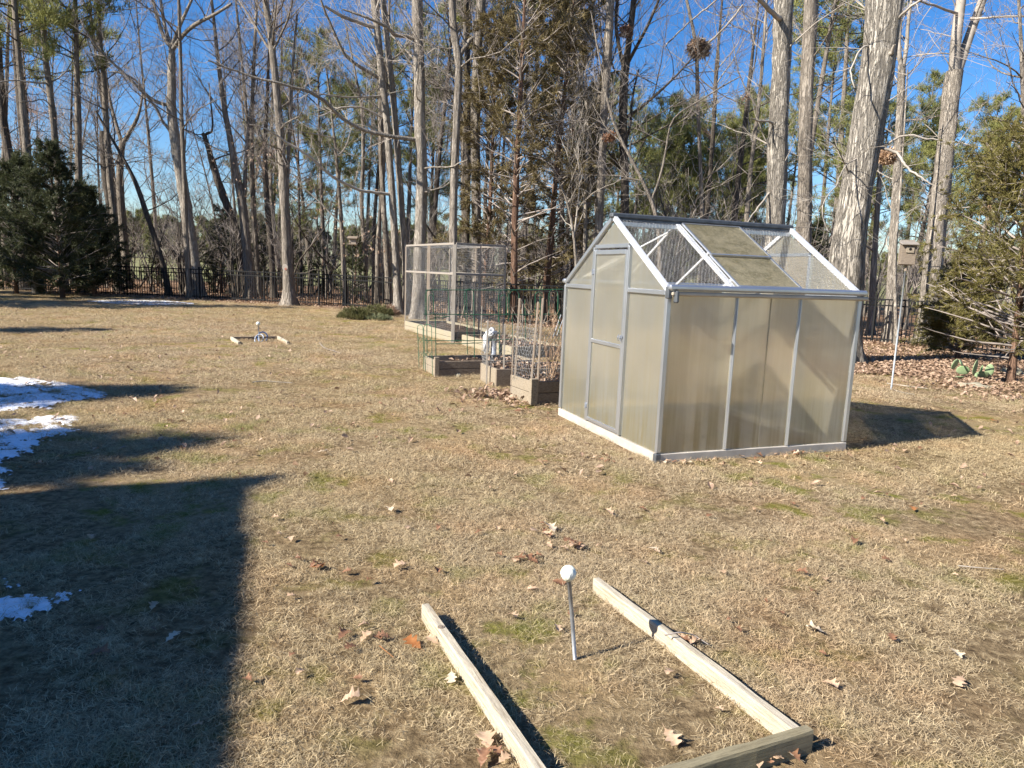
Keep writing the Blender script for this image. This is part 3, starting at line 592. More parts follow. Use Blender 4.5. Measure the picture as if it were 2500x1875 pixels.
def cedar(seed, h, w, nb, mat, per=16, ln=.12, wd=.022, bare_low=.05, bk='bark_red', name='cedar_tree', loose=.0, droop=.0, sprigs=5.0, top=.5, brown=0):
    rnd = random.Random(seed); rs = np.random.default_rng(seed); root = empty(name)
    P = wander(rnd, (0, 0, -.1), (0, 0, 1), h, 12, .02, .03); Rr = np.linspace(.03+h*.008, .012, 12)
    trunk_mesh('trunk', P, Rr, M[bk], root, rnd, 9, 20, .05, 1.3)
    th = []; Cn = []; D = []; dead = []
    for k in range(nb):
        g = (k+rnd.random())/nb; f = bare_low+(1-bare_low)*g; q, r, d = along(P, Rr, min(f, .995)); a = rnd.random()*6.283
        prof = (1-g)**top*(min(1, .55+g*2.2)); L = w*prof*rnd.uniform(.55, 1.15)+.15
        B = wander(rnd, q, (math.cos(a), math.sin(a), rnd.uniform(.0, .45)+g*.8), L, 7, .11, .05-droop); Rb = np.linspace(.008+L*.01, .004, 7); th.append((B, Rb))
        if rnd.random() < brown*(1-g): continue
        for j in range(int(2+L*sprigs)):
            ff = rnd.uniform(.25+loose*.3, 1); c, _, dd = along(B, Rb, ff)
            s_ = wander(rnd, c, perp_dir(rnd, dd, R(rnd.uniform(20, 60)))+np.array([0, 0, .15]), rnd.uniform(.15, .55)*min(1.2, .4+L*.5), 5, .16, -droop)
            th.append((s_, np.linspace(.006, .003, 5)))
            for i in range(1, 5):
                Cn.append(s_[i]); D.append(unit(s_[i]-s_[i-1]))
    V, F3 = leaf_blades(rs, np.array(Cn), np.array(D), per, ln, wd, .55, droop*1.5)
    lines_mesh('limbs', th, 4, M['twig'], root); obj('foliage', mesh_np('foliage', V, None, F3, (M[mat],)), root)
    return root
def place(root, loc, rz=0, s=1.0, label=None, cat=None, group=None):
    root.location = (loc[0], loc[1], max(0, loc[1]-60)*.012); root.rotation_euler = (0, 0, rz); root.scale = (s, s, s) if not hasattr(s, '__len__') else s
    return tag(root, label, cat, group)
used = set()
def put(proto, *a, **k):
    if id(proto) not in used: used.add(id(proto)); return place(proto, *a, **k)
    return place(copy_tree(proto), *a, **k)

FENCE = [(-24, 31.0), (-15.97, 29.3), (-12.8, 28.9), (-9.9, 28.1), (-7.6, 27.6), (-4.7, 25.4), (-.3, 21.6), (9.9, 19.6), (11.4, 17.6), (12.8, 14.6), (14.2, 11.4)]
def fence_y(x):
    return float(np.interp(x, [p[0] for p in FENCE[:9]], [p[1] for p in FENCE[:9]]))

rr = random.Random(5)
BV = [bare_variant(200+i, h, r, n, bk, tw) for i, (h, r, n, bk, tw) in enumerate([(17, .12, 24, 'bark_brown', 'twig'), (19, .15, 28, 'bark_dark', 'twig'), (15, .09, 22, 'bark_pale', 'twig_pale'), (18, .12, 26, 'bark_brown', 'twig'), (13, .09, 22, 'bark_dark', 'twig_red'), (19, .14, 26, 'bark_brown', 'twig')])]
SV = [sapling_variant(300+i, h, s, bk) for i, (h, s, bk) in enumerate([(4.5, 4, 'bark_mid'), (6, 3, 'bark_pale'), (3.2, 6, 'bark_mid'), (7, 2, 'bark_dark'), (5, 5, 'bark_dark')])]
PV = [pine_variant(400+i, h, bt, sp) for i, (h, bt, sp) in enumerate([(19, .5, 3.2), (16, .38, 3.0), (22, .6, 3.6), (14, .25, 2.6)])]
ZN = [(-99, -8, 'left third of the photo'), (-8, 3, 'middle of the photo'), (3, 99, 'right of the photo')]
def zone(x, y):
    a = x/y
    return 0 if a < -.28 else (1 if a < .12 else 2)
ZL = ['behind the fence in the left part of the woods', 'in the woods between the lawn oak and the brown cedars', 'in the woods behind the greenhouse']
for i in range(200):
    x = 0; y = 0
    while True:
        y = 25+32*rr.random(); x = rr.uniform(-.86, .86)*y
        if y > fence_y(x)+2.2: break
    z = zone(x, y)
    if rr.random() < (.48, .66, 1.0)[z]: continue
    put(BV[rr.randrange(6)], (x, y), rr.random()*6.28, rr.uniform(.75, 1.15), 'bare grey tree '+ZL[z], 'tree', 'bare trees '+ZL[z])
for i in range(190):
    while True:
        x = rr.uniform(-24, 16) if i < 100 else rr.uniform(-36, 22); y = fence_y(x)+2.2+10*rr.random()+(0 if i < 100 else 12)
        if abs(x/y) < .85: break
    z = zone(x, y)
    put(SV[rr.randrange(5)], (x, y), rr.random()*6.28, rr.uniform(.7, 1.2), 'thin many-stemmed sapling just '+ZL[z].replace('in the', 'inside the'), 'sapling', 'saplings '+ZL[z])
# pines behind: hand placed crowns (x, distance, variant, scale), photo x of the crown
for (px_, Y_, v, s, lab) in [(1395, 40, 1, .70, 'round-topped pine right of the dark forked tree'), (1440, 44, 3, .84, 'low pine crown left of the nest tree'), (1480, 47, 1, .8, 'pine crown directly behind the nest tree'),
        (1540, 43, 3, .86, 'pine right of the nest tree'), (1590, 46, 1, .78, 'pine between the nest tree and the flaky oak'), (1640, 42, 3, .78, 'pine crown left of the flaky oak'),
        (1800, 38, 2, 1.0, 'tall pine between the grey-brown trunk and the biggest oak'), (1770, 45, 0, .9, 'pine close behind the grey-brown furrowed trunk'), (1870, 42, 1, .74, 'pine mostly hidden by the biggest oak'),
        (1985, 40, 1, .70, 'pine left of the Y-shaped tree'), (2075, 36, 1, .66, 'round pine crown behind the Y-shaped tree'), (2120, 44, 3, .72, 'pine right of the Y-shaped tree'),
        (1690, 50, 0, .74, 'pine hidden behind the flaky oak'), (1250, 48, 1, .78, 'pine right of the brown cedars, far back'), (1330, 50, 0, .74, 'pine behind the two dark trunks'),
        (700, 38, 0, .70, 'slim dark pine with a tufted top, left of the bird feeder'), (672, 40, 3, .75, 'pine right beside the lawn oak'), (790, 42, 0, .68, 'pine behind the pale twin oaks, left side'), (880, 36, 0, .71, 'pine between the twin oaks and the stout oak'), (930, 42, 1, .78, 'pine between the stout oak and the stub-armed tree'), (720, 46, 1, .8, 'low pine behind the bird feeder'),
        (1130, 38, 0, .95, 'pine behind the brown cedars, left'), (1215, 36, 2, .82, 'tall pine behind the brown cedars, right'), (1010, 36, 2, .80, 'tall pine behind the stub-armed tree'),
        (545, 52, 1, .7, 'far low pine left of the lawn oak'), (78, 29, 0, .98, 'dark tall pine at the upper left corner'), (175, 31, 0, .95, 'tall pine right of the upper left corner pine'), (10, 40, 2, .9, 'tall pine at the left edge behind'), (1715, 36, 2, .95, 'tall pine between the flaky oak and the furrowed trunk'), (1385, 60, 1, .9, 'far pine behind the dark forked tree'), (1610, 62, 0, .9, 'far pine behind the nest tree\'s right'), (1365, 34, 3, .62, 'low young pine left of the greenhouse ridge\'s middle'), (1415, 37, 3, .74, 'round young pine between the dark forked tree and the nest tree'), (1465, 39, 3, .70, 'young pine just left of the nest tree'), (1515, 38, 3, .68, 'young pine just right of the nest tree'), (1565, 40, 3, .76, 'young pine crown left of the leaning dark trunk'), (1612, 37, 3, .66, 'young pine crown right of the leaning dark trunk'), (1780, 36, 3, .8, 'young pine right of the furrowed trunk'), (1825, 39, 3, .78, 'young pine left of the biggest oak'), (1965, 36, 3, .66, 'young pine between the slim pale forked tree and the Y-shaped tree'), (2100, 34, 3, .70, 'young pine right of the Y-shaped tree, above the olive cedar'), (1280, 38, 3, .8, 'young pine behind the elbow-branched tree'), (1950, 56, 0, .9, 'far pine behind the slim pale forked tree')]:
    p = at(px_, 560, Y_)
    put(PV[v], (p[0], p[1]), rr.random()*6.28, s, lab, 'pine', 'pines in the woods')
# understory evergreens behind the left fence
hollies = [(478, 470, 34), (560, 600, 36), (765, 600, 30), (640, 620, 38), (340, 600, 40), (700, 600, 37), (1330, 600, 25), (1570, 600, 27), (1760, 600, 25)]
HB = cedar(500, 3.6, 1.0, 70, 'cedar_dark', 10, .10, .03, .03, name='evergreen_shrub', sprigs=4)
for i, (x, y, Y_) in enumerate(hollies):
    p = at(x, 600, Y_); put(HB, (p[0], p[1]), rr.random()*6, rr.uniform(.7, 1.3), ['evergreen shrub beside the ivy-dark broken trunk', 'evergreen shrub behind the fence left of the lawn oak', 'evergreen shrub behind the fence gate', 'evergreen shrub behind the fence right of the lawn oak', 'evergreen shrub far behind the thin leaning tree', 'evergreen shrub under the bird feeder, behind the fence', 'evergreen shrub behind the greenhouse\'s left gable', 'evergreen shrub behind the greenhouse roof', 'evergreen shrub behind the greenhouse\'s far end'][i], 'shrub')
# brown cedars (middle)
for i, (x, Y_, h, w, mat, lab) in enumerate([(1111, 21.8, 12.5, 2.1, 'cedar_brown', 'tall brown-green cedar with a reddish trunk, left one of the brown cedars'), (1180, 23, 12, 2.0, 'cedar_brown', 'tall brown-green cedar, right one of the brown cedars'), (1045, 24, 9.5, 1.7, 'cedar_brown', 'shorter cedar behind the stub-armed tree'), (1235, 25.5, 10, 1.9, 'cedar_brown', 'loose cedar left of the slim elbow tree')]):
    c_ = cedar(510+i, h, w, 170, mat, 12, .15, .024, .08, bk='bark_red', loose=.5, droop=.04, sprigs=3.6, top=.42, brown=.75); p = at(x, 620, Y_)
    place(c_, (p[0], p[1]), 0, 1, lab, 'cedar')
# dark cedars at the left
for i, (x, Y_, h, w, lab) in enumerate([(135, 26.8, 5.6, 2.3, 'dark dense cedar in front of the fence at the left edge, the nearest one'), (35, 28, 5.3, 2.2, 'dark cedar at the left edge of the photo'), (205, 29.0, 4.3, 1.8, 'dark cedar, right flank of the dark cedar clump')]):
    c_ = cedar(520+i, h, w, 165, 'cedar_dark', 12, .15, .024, .06, sprigs=4.4, loose=.35, droop=.03, top=.85); p = at(x, 640, Y_)
    place(c_, (p[0], p[1]), i, 1, lab, 'cedar')
# olive cedars at the right
for i, (x, Y_, h, w, mat, lab, br) in enumerate([(2200, 12.0, 4.3, 1.9, 'cedar_olive', 'big olive-green cedar at the right edge behind the cactus', .6), (2340, 10.8, 4.8, 1.7, 'cedar_olive', 'olive-green cedar cut by the right edge of the photo', .5), (2078, 15.6, 2.1, .8, 'cedar_olive', 'small olive cedar right beside the birdhouse', .3)]):
    c_ = cedar(530+i, h, w, 150, mat, 18, .085, .013, .12, loose=.35, droop=.03, sprigs=8, top=.5, brown=br); p = at(x, 700, Y_)
    place(c_, (p[0], p[1]), 0, 1, lab, 'cedar')
# far treeline across the pasture
fr = random.Random(9); FP_ = [pine_variant(450, 15, .12, 4.6, 1.0, 9, 50, wd=.26), pine_variant(451, 13, .08, 5, 1.0, 9, 46, wd=.26)]
FB_ = [bare_variant(460, 13, .2, 26, 'bark_mid', 'twig', .03, .5), bare_variant(461, 15, .22, 26, 'bark_pale', 'twig_pale', .03, .5)]
for i in range(220):
    x = -150+300*(i+fr.random())/220; y = 165+fr.uniform(0, 35)+abs(x)*.05
    if fr.random() < .62: put(FP_[fr.randrange(2)], (x, y), fr.random()*6, fr.uniform(.6, .78), 'far green pine in the treeline across the pasture', 'pine', 'far pines across the pasture')
    else: put(FB_[fr.randrange(2)], (x, y-8), fr.random()*6, fr.uniform(.55, .8), 'far bare tree in the treeline across the pasture', 'tree', 'far bare trees across the pasture')
# ---------------------------------------------------------------- sun direction helpers
AZ = R(26.0); EL = R(34.8)                               # rays travel towards azimuth AZ (from +x to +y)
ca, sa_ = math.cos(AZ), math.sin(AZ)
def caster(S, z):                                        # point at height z whose shadow falls on ground point S
    k = z/math.tan(EL); return np.array([S[0]-k*ca, S[1]-k*sa_, z])
YAW = R(20.4); U = np.array([math.cos(YAW), math.sin(YAW), 0]); Vv = np.array([-math.sin(YAW), math.cos(YAW), 0]); Z = np.array([0, 0, 1.])
def hexnet(mb, p0, ex, ey, w, h, cell, r, inside=None, wob=0.0, seed=0):
    rs = np.random.default_rng(seed); dx = cell*.5; s = cell*.82; d = cell*.15
    nx = int(w/dx)+1; ny = int(h/s)+1
    I, J = np.meshgrid(np.arange(nx), np.arange(ny), indexing='ij')
    X = I*dx+rs.normal(0, cell*.10, I.shape); Y = J*s+d*np.where((I+J) % 2 == 0, 1, -1)+rs.normal(0, cell*.10, I.shape)
    ok = (X >= 0) & (X <= w) & (Y >= 0) & (Y <= h)
    if inside is not None: ok &= inside(X, Y)
    nrm = np.cross(ex, ey); D = wob*(np.sin(X*5+seed)+np.sin(Y*7+X*3))
    P = np.array(p0)+X[..., None]*ex+Y[..., None]*ey+D[..., None]*nrm
    A = []; B = []
    m = ok[:-1, :] & ok[1:, :]; A.append(P[:-1][m]); B.append(P[1:][m])
    up_ = ((I+J) % 2 == 0)[:, :-1]; m = ok[:, :-1] & ok[:, 1:] & up_; A.append(P[:, :-1][m]); B.append(P[:, 1:][m])
    A = np.concatenate(A); B = np.concatenate(B)
    if len(A): V, F4 = tubes([(np.array([a, b]), np.array([r, r])) for a, b in zip(A, B)], 3); mb.add(V, F4)
    return mb

# ---------------------------------------------------------------- ground
gx = np.concatenate([[-400, -150, -60], np.linspace(-35, 35, 71), [60, 150, 400]]); gy = np.concatenate([[-60, -20, -8], np.linspace(-4, 60, 65), [90, 150, 250, 600]])
GX, GY = np.meshgrid(gx, gy, indexing='ij'); V = np.stack([GX, GY, np.maximum(0, GY-60)*.012], -1).reshape(-1, 3)
nx, ny = len(gx), len(gy); i, j = np.meshgrid(np.arange(nx-1), np.arange(ny-1), indexing='ij'); a = (i*ny+j).ravel()
tag(obj('ground', mesh_np('ground', V, np.stack([a, a+ny, a+ny+1, a+1], 1), None, (M['soil'],))), kind='structure')

# ---------------------------------------------------------------- grass blades scattered over the lawn
def grass_patch(seed, n, rad, ln, wd):
    rs = np.random.default_rng(seed); r = rad*np.sqrt(rs.random(n)); a = rs.random(n)*6.283; B = np.stack([r*np.cos(a), r*np.sin(a), np.zeros(n)], 1)
    az = rs.random(n)*6.283; el = np.radians(rs.uniform(2, 26, n)+30*rs.random(n)**3); L = ln*rs.uniform(.5, 1.5, n)
    d = np.stack([np.cos(az)*np.cos(el), np.sin(az)*np.cos(el), np.sin(el)], 1)
    az2 = az+rs.normal(0, .9, n); el2 = el-np.radians(rs.uniform(10, 60, n)); d2 = np.stack([np.cos(az2)*np.cos(el2), np.sin(az2)*np.cos(el2), np.sin(el2)], 1)
    s = np.stack([-np.sin(az), np.cos(az), rs.normal(0, .3, n)], 1)*(wd*rs.uniform(.6, 1.4, n))[:, None]*.5
    lift = (rs.random(n)**2*.02)[:, None]*[0, 0, 1]
    p0 = B+lift; p1 = p0+d*(L*.5)[:, None]; p2 = p1+d2*(L*.5)[:, None]; p2[:, 2] = np.maximum(p2[:, 2], .003)
    V = np.stack([p0-s, p0+s, p1+s*.8, p1-s*.8, p2], 1).reshape(-1, 3); k = np.arange(n)*5
    me = mesh_np('grass_patch', V, np.stack([k, k+1, k+2, k+3], 1), np.stack([k+3, k+2, k+4], 1), (M['grass'],))
    at_ = me.attributes.new('bc', 'FLOAT', 'POINT'); at_.data.foreach_set('value', np.repeat(rs.random(n), 5).astype(np.float32))
    return bpy.data.objects.new('grass_patch', me)
col_ = bpy.data.collections.new('grass_patches')
for k in range(6): col_.objects.link(grass_patch(600+k, 84, .10, .048, .0018))
rs = np.random.default_rng(11)
def field(x, y, s):
    return sum(np.sin(x*s*a+b)*np.sin(y*s*c+d) for a, b, c, d in ((1, .3, 1.3, 2), (2.1, 4, 1.7, 1), (3.7, 2, 4.1, .4), (.6, 1, .8, 3)))/4
pts = []; scl = []
SNOWPOLY = []
for y0, y1, dn, sc in ((1.4, 3.2, 360, .8), (3.2, 5, 300, .85), (5, 9, 170, 1.15), (9, 16, 55, 1.6), (16, 27.5, 20, 2.2)):
    n = int(dn*(y1-y0)*(2*.85*(y0+y1)/2+2.4)); y = rs.uniform(y0, y1, n); x = rs.uniform(-1, 1, n)*(.85*y+1.2)
    x += np.where(y < 9, 0, 0); ok = (y < np.interp(x, [p[0] for p in FENCE[:9]], [p[1] for p in FENCE[:9]])-.7)
    rel = np.stack([x-1.281, y-5.978], 1); a_ = rel@U[:2]; b_ = rel@Vv[:2]
    ok &= ~((a_ > .02) & (a_ < 2.05) & (b_ > .02) & (b_ < 2.04))
    ok &= ~((x > 4) & (y > 12.2+.25*(x-6)))
    dens = np.clip(.55+1.2*field(x, y, 1.4)+.9*field(x, y, 4.3), .10, 1); soil = np.exp(-(((x-3.4)/1.5)**2+((y-4.9)/.8)**2))*1.0+np.exp(-(((x-5.5)/1.8)**2+((y-8.6)/1.6)**2))*.8+np.exp(-(((x+3)/2.5)**2+((y-22)/3)**2))*.7
    ok &= rs.random(n) < dens*np.clip(1-soil, .04, 1)
    pts.append(np.stack([x[ok], y[ok], np.zeros(ok.sum())], 1)); scl.append(sc*rs.uniform(.7, 1.25, ok.sum()))
pts = np.concatenate(pts); scl = np.concatenate(scl)
me = bpy.data.meshes.new('dry_grass'); me.vertices.add(len(pts)); me.vertices.foreach_set('co', pts.astype(np.float32).ravel())
a_ = me.attributes.new('sc', 'FLOAT', 'POINT'); a_.data.foreach_set('value', scl.astype(np.float32))
a_ = me.attributes.new('rt', 'FLOAT_VECTOR', 'POINT'); rv = np.zeros((len(pts), 3), np.float32); rv[:, 2] = rs.random(len(pts))*6.283; a_.data.foreach_set('vector', rv.ravel())
go = tag(obj('dry_grass', me), 'short matted straw-coloured winter grass with green tufts covering the lawn', 'grass', kind='stuff')
ng = bpy.data.node_groups.new('scatter_grass', 'GeometryNodeTree'); ng.interface.new_socket('Geometry', in_out='INPUT', socket_type='NodeSocketGeometry'); ng.interface.new_socket('Geometry', in_out='OUTPUT', socket_type='NodeSocketGeometry')
gi = ng.nodes.new('NodeGroupInput'); gout = ng.nodes.new('NodeGroupOutput'); ip = ng.nodes.new('GeometryNodeInstanceOnPoints'); ci = ng.nodes.new('GeometryNodeCollectionInfo')
ci.inputs['Collection'].default_value = col_; ci.inputs['Separate Children'].default_value = True; ci.inputs['Reset Children'].default_value = True
na = ng.nodes.new('GeometryNodeInputNamedAttribute'); na.data_type = 'FLOAT'; na.inputs['Name'].default_value = 'sc'
nb_ = ng.nodes.new('GeometryNodeInputNamedAttribute'); nb_.data_type = 'FLOAT_VECTOR'; nb_.inputs['Name'].default_value = 'rt'
er = ng.nodes.new('FunctionNodeEulerToRotation')
L_ = ng.links.new; L_(gi.outputs[0], ip.inputs['Points']); L_(ci.outputs[0], ip.inputs['Instance']); ip.inputs['Pick Instance'].default_value = True
L_(nb_.outputs['Attribute'], er.inputs[0]); L_(er.outputs[0], ip.inputs['Rotation']); L_(na.outputs['Attribute'], ip.inputs['Scale']); L_(ip.outputs[0], gout.inputs[0])
md = go.modifiers.new('scatter', 'NODES'); md.node_group = ng

# ---------------------------------------------------------------- fence
def fence_thing(name, pts, label, cat, pan=2.3, gate=False):
    base = np.array([pts[0][0], pts[0][1], 0]); root = empty(name, base, 0, label, cat)
    for s in range(len(pts)-1):
        a = np.array([*pts[s], 0.]); b = np.array([*pts[s+1], 0.]); L = np.linalg.norm(b-a); n = max(1, round(L/pan)); d = (b-a)/L
        for k in range(n):
            p = a+(b-a)*k/n-base; q = a+(b-a)*(k+1)/n-base
            w_ = .055 if not gate else .075
            mb = MB(); mb.box(p+[0, 0, .64], (w_, w_, 1.28), Matrix.Rotation(math.atan2(d[1], d[0]), 3, 'Z'), .006); mb.box(p+[0, 0, 1.29], (w_+.012, w_+.012, .02), Matrix.Rotation(math.atan2(d[1], d[0]), 3, 'Z'), .004); mb.build('post', M['black_metal'], root)
            mb = MB(); p2 = p+d*w_*.6; q2 = q-d*w_*.6
            for z in (1.2, 1.04, .12): mb.bar(p2+[0, 0, z], q2+[0, 0, z], .028, .038)
            m_ = int(np.linalg.norm(q2-p2)/.105)
            for i in range(1, m_): mb.box(p2+(q2-p2)*i/m_+[0, 0, .62], (.021, .021, 1.13), Matrix.Rotation(math.atan2(d[1], d[0]), 3, 'Z'))
            mb.build('gate_panel' if gate else 'picket_panel', M['black_metal'], root)
    q = np.array([*pts[-1], 0.])-base; mb = MB(); mb.box(q+[0, 0, .64], (.055, .055, 1.28), None, .006); mb.build('post', M['black_metal'], root)
    return root
gA, gB = (-6.45, 27.15), (-5.25, 26.2)
fence_thing('metal_fence', FENCE[:5]+[gA], 'long black metal picket fence left of the gate, running behind the dark cedar', 'fence')
fence_thing('fence_gate', [gA, gB], 'black metal picket gate with thick posts, left of the pale twin oaks', 'gate', 1.6, True)
fence_thing('metal_fence', [gB]+FENCE[5:8]+FENCE[8:], 'black metal picket fence right of the gate, running behind the cage and the greenhouse', 'fence')

# ---------------------------------------------------------------- greenhouse
Wd, Ln, He, Hr = 2.058, 2.072, 1.5, 2.114
A0 = np.array([1.281, 5.978, 0]); gh = empty('greenhouse', A0, YAW, 'small aluminium greenhouse with milky panels, gable roof and bare netted roof bays', 'greenhouse')
AL, AW, AD = M['aluminium'], M['alu_white'], M['alu_dark']
mb = MB(); e = .03
for a, b in (((0, 0), (Ln, 0)), ((0, Wd), (Ln, Wd))): mb.bar((a[0]-.02, a[1], .02), (b[0]+.02, b[1], .02), .05, .12, bev=.004)
for x in (0, Ln): mb.bar((x, .026, .02), (x, Wd-.026, .02), .05, .118, bev=.004)
mb.build('base_frame', M['base_tan'], gh)
mb = MB(); mb.box((-.012, -.016, .04), (.055, .05, .09), None, .006); mb.box((-.008, -.02, He-.03), (.045, .05, .10), None, .006); mb.box((.04, -.06, He-.065), (.035, .05, .10), None, .01); mb.build('corner_bracket', AD, gh)
for x, y in ((0, 0), (Ln, 0), (0, Wd), (Ln, Wd)):
    mb = MB(); mb.box((x, y, .08+(He-.10)/2), (.045, .04, He-.12), None, .005); mb.build('corner_post', AL, gh)
for y, s in ((0, -1), (Wd, 1)):
    for k in (1, 2):
        mb = MB(); mb.box((Ln*k/3, y+s*.006, .08+(He-.13)/2), (.032, .024, He-.14), None, .004); mb.box((Ln*k/3, y+s*.02, .08+(He-.13)/2), (.012, .012, He-.14), None, .003); mb.build('wall_post', AL, gh)
    mb = MB(); mb.bar((-.03, y+s*.03, He+.012), (Ln+.04, y+s*.03, He+.012), .075, .05, bev=.016)
    g_ = mb.build('eave_gutter', AL, gh); mb = MB(); mb.bar((-.0, y+s*.035, He-.04), (Ln+.06, y+s*.035, He-.04), .05, .036, bev=.01); mb.build('gutter_lip', M['tan_gutter'], g_)
def side_panel(x0, x1, y, z0, z1, mat, name='wall_panel'):
    mb = MB(); mb.box(((x0+x1)/2, y, (z0+z1)/2), (x1-x0, .006, z1-z0)); return mb.build(name, mat, gh)
for y, s in ((0, 1), (Wd, -1)):
    for x0, x1 in ((.018, Ln/3-.018), (Ln/3+.018, Ln*.515), (Ln*.515+.004, Ln*2/3-.018), (Ln*2/3+.018, Ln-.018)): side_panel(x0, x1, y+s*.006, .08, He-.035, M['poly_side'])
    mb = MB(); mb.box((Ln*.515+.002, y+s*.011, .78), (.014, .002, 1.36)); mb.build('panel_seam', M['seam'], gh)
# gable ends
for x, s in ((0, 1), (Ln, -1)):
    mid = Wd/2; xo = x-s*.004
    mb = MB(); mb.bar((xo, .0, He-.005), (xo, mid, Hr+.03), .04, .045, (0, -.5, 1), .004); mb.build('rake_bar', AW, gh)
    mb = MB(); mb.bar((xo, Wd, He-.005), (xo, mid, Hr+.03), .04, .045, (0, .5, 1), .004); mb.build('rake_bar', AL if s > 0 else AW, gh)
    def zr(y): return He+(Hr-He)*(1-abs(y-mid)/mid)
    d0, d1 = Wd/3-.01, 2*Wd/3+.01
    for y in (d0, d1):
        mb = MB(); mb.box((xo-s*.002, y, .08+(zr(y)-.11)/2), (.04, .036, zr(y)-.13), None, .004); mb.build('gable_post', AL, gh)
    for a, b in ((.024, d0-.02), (d1+.02, Wd-.024)):
        mb = MB(); mb.bar((xo, a, He-.035), (xo, b, He-.035), .035, .04, bev=.004); mb.build('gable_rail', AL, gh)
        mb = MB(); mb.poly([(x+s*.008, a, .08), (x+s*.008, b, .08), (x+s*.008, b, He-.055), (x+s*.008, a, He-.055)], .006, (1, 0, 0)); mb.build('gable_panel', M['poly_door'], gh)
        mb = MB(); P_ = [(x+s*.008, a, He-.015), (x+s*.008, b, He-.015), (x+s*.008, b, zr(b)-.02), (x+s*.008, a, max(zr(a)-.02, He-.013))]; mb.poly(P_, .006, (1, 0, 0)); mb.build('gable_panel', M['poly_door'], gh)
    mb = MB(); mb.bar((xo, d0+.018, 1.87), (xo, d1-.018, 1.87), .035, .035, bev=.004); mb.build('gable_rail', AL, gh)
    mb = MB(); mb.poly([(x+s*.008, d0+.018, 1.888), (x+s*.008, d1-.018, 1.888), (x+s*.008, d1-.018, zr(d1)-.02), (x+s*.008, mid, Hr-.02), (x+s*.008, d0+.018, zr(d0)-.02)], .006, (1, 0, 0)); mb.build('gable_panel', M['poly_door'], gh)
    if s < 0:
        mb = MB(); mb.poly([(x+s*.008, d0+.018, .08), (x+s*.008, d1-.018, .08), (x+s*.008, d1-.018, 1.85), (x+s*.008, d0+.018, 1.85)], .006, (1, 0, 0)); mb.build('gable_panel', M['poly_side'], gh)
# door
d0, d1 = Wd/3+.02, 2*Wd/3-.02; xd = -.014
mb = MB()
for y in (d0, d1): mb.box((xd, y, .10+.865), (.03, .034, 1.73), None, .004)
for z, h in ((.118, .036), (.93, .038), (1.812, .045)): mb.bar((xd, d0+.018, z), (xd, d1-.018, z), .028, h, bev=.004)
door = mb.build('door', AL, gh); mb = MB()
for y in (d0-.019, d1+.019): mb.box((-.012, y, .98), (.012, .005, 1.74))
mb.build('door_gap_strip', M['black_metal'], door)  # black strips put in for the shade of the gaps beside the door
door['label'] = 'sliding door with two warm-streaked panes'
for z0, z1 in ((.137, .91), (.95, 1.789)):
    mb = MB(); mb.box((xd+.004, (d0+d1)/2, (z0+z1)/2), (.006, d1-d0-.036, z1-z0)); mb.build('door_panel', M['poly_door'], door)
mb = MB(); mb.box((xd-.022, d0+.002, 1.02), (.012, .05, .022), None, .004); mb.tube([(xd-.03, d0-.02, 1.045), (xd-.045, d0-.01, 1.02), (xd-.03, d0-.02, .99)], .005, 6); mb.tube([(xd-.03, d0+.025, 1.045), (xd-.045, d0+.02, 1.02), (xd-.03, d0+.025, .99)], .005, 6); mb.build('handle', M['grey_iron'], door)
for z in (.25, 1.62):
    mb = MB(); mb.box((xd-.018, d1+.012, z), (.012, .04, .05), None, .003); mb.tube([(xd-.026, d1+.012, z-.03), (xd-.026, d1+.012, z+.03)], .006, 6); mb.build('hinge', M['grey_iron'], door)
# ridge and rafters
mb = MB(); mb.bar((-.045, Wd/2, Hr+.045), (Ln+.035, Wd/2, Hr+.045), .075, .045, bev=.01); mb.bar((-.03, Wd/2, Hr+.005), (Ln+.02, Wd/2, Hr+.005), .045, .032, bev=.004); mb.build('ridge_bar', AD, gh)
mb = MB(); mb.bar((.02, Wd/2-.035, Hr-.035), (Ln-.02, Wd/2-.035, Hr-.035), .03, .045, bev=.006); mb.build('ridge_rail', AL, gh)
for k in (1, 2):
    for s in (-1, 1):
        ye = 0 if s < 0 else Wd; mb = MB(); w_ = .05 if (k == 1 and s < 0) else .025
        mb.bar((Ln*k/3, ye-s*.03, He+.0), (Ln*k/3, Wd/2+s*.02, Hr-.01), w_, .03, (0, s*.5, 1), .004); mb.build('rafter', AW, gh)
mb = MB(); mb.bar((.04, Wd-.04, He-.02), (Ln/3-.03, Wd/2+.03, Hr-.06), .018, .018, bev=.003); mb.build('roof_brace', AW, gh)
# roof panels of the middle bay
sl = np.array([0, Wd/2, Hr-He]); sl_l = np.linalg.norm(sl); sd = sl/sl_l; nrm = np.cross([1, 0, 0], sd)
for f0, f1, off in ((.03, .475, .016), (.47, .965, .028)):
    mb = MB(); x0, x1 = Ln/3+.034, Ln*2/3+.02
    P_ = [np.array([x, 0, He])+sd*sl_l*f+nrm*off for x, f in ((x0, f0), (x1, f0), (x1, f1), (x0, f1))]
    mb.poly(P_, .006, nrm); rp = mb.build('roof_panel', M['poly_roof'], gh)
    mb = MB()
    for a, b in ((P_[0], P_[3]), (P_[1], P_[2])): mb.bar(a+nrm*.004, b+nrm*.004, .016, .016, nrm)
    mb.bar(P_[0]+nrm*.004, P_[1]+nrm*.004, .018, .018, nrm); mb.bar(P_[3]+nrm*.004, P_[2]+nrm*.004, .014, .014, nrm); mb.build('panel_trim', AL if f0 < .1 else AL, rp)
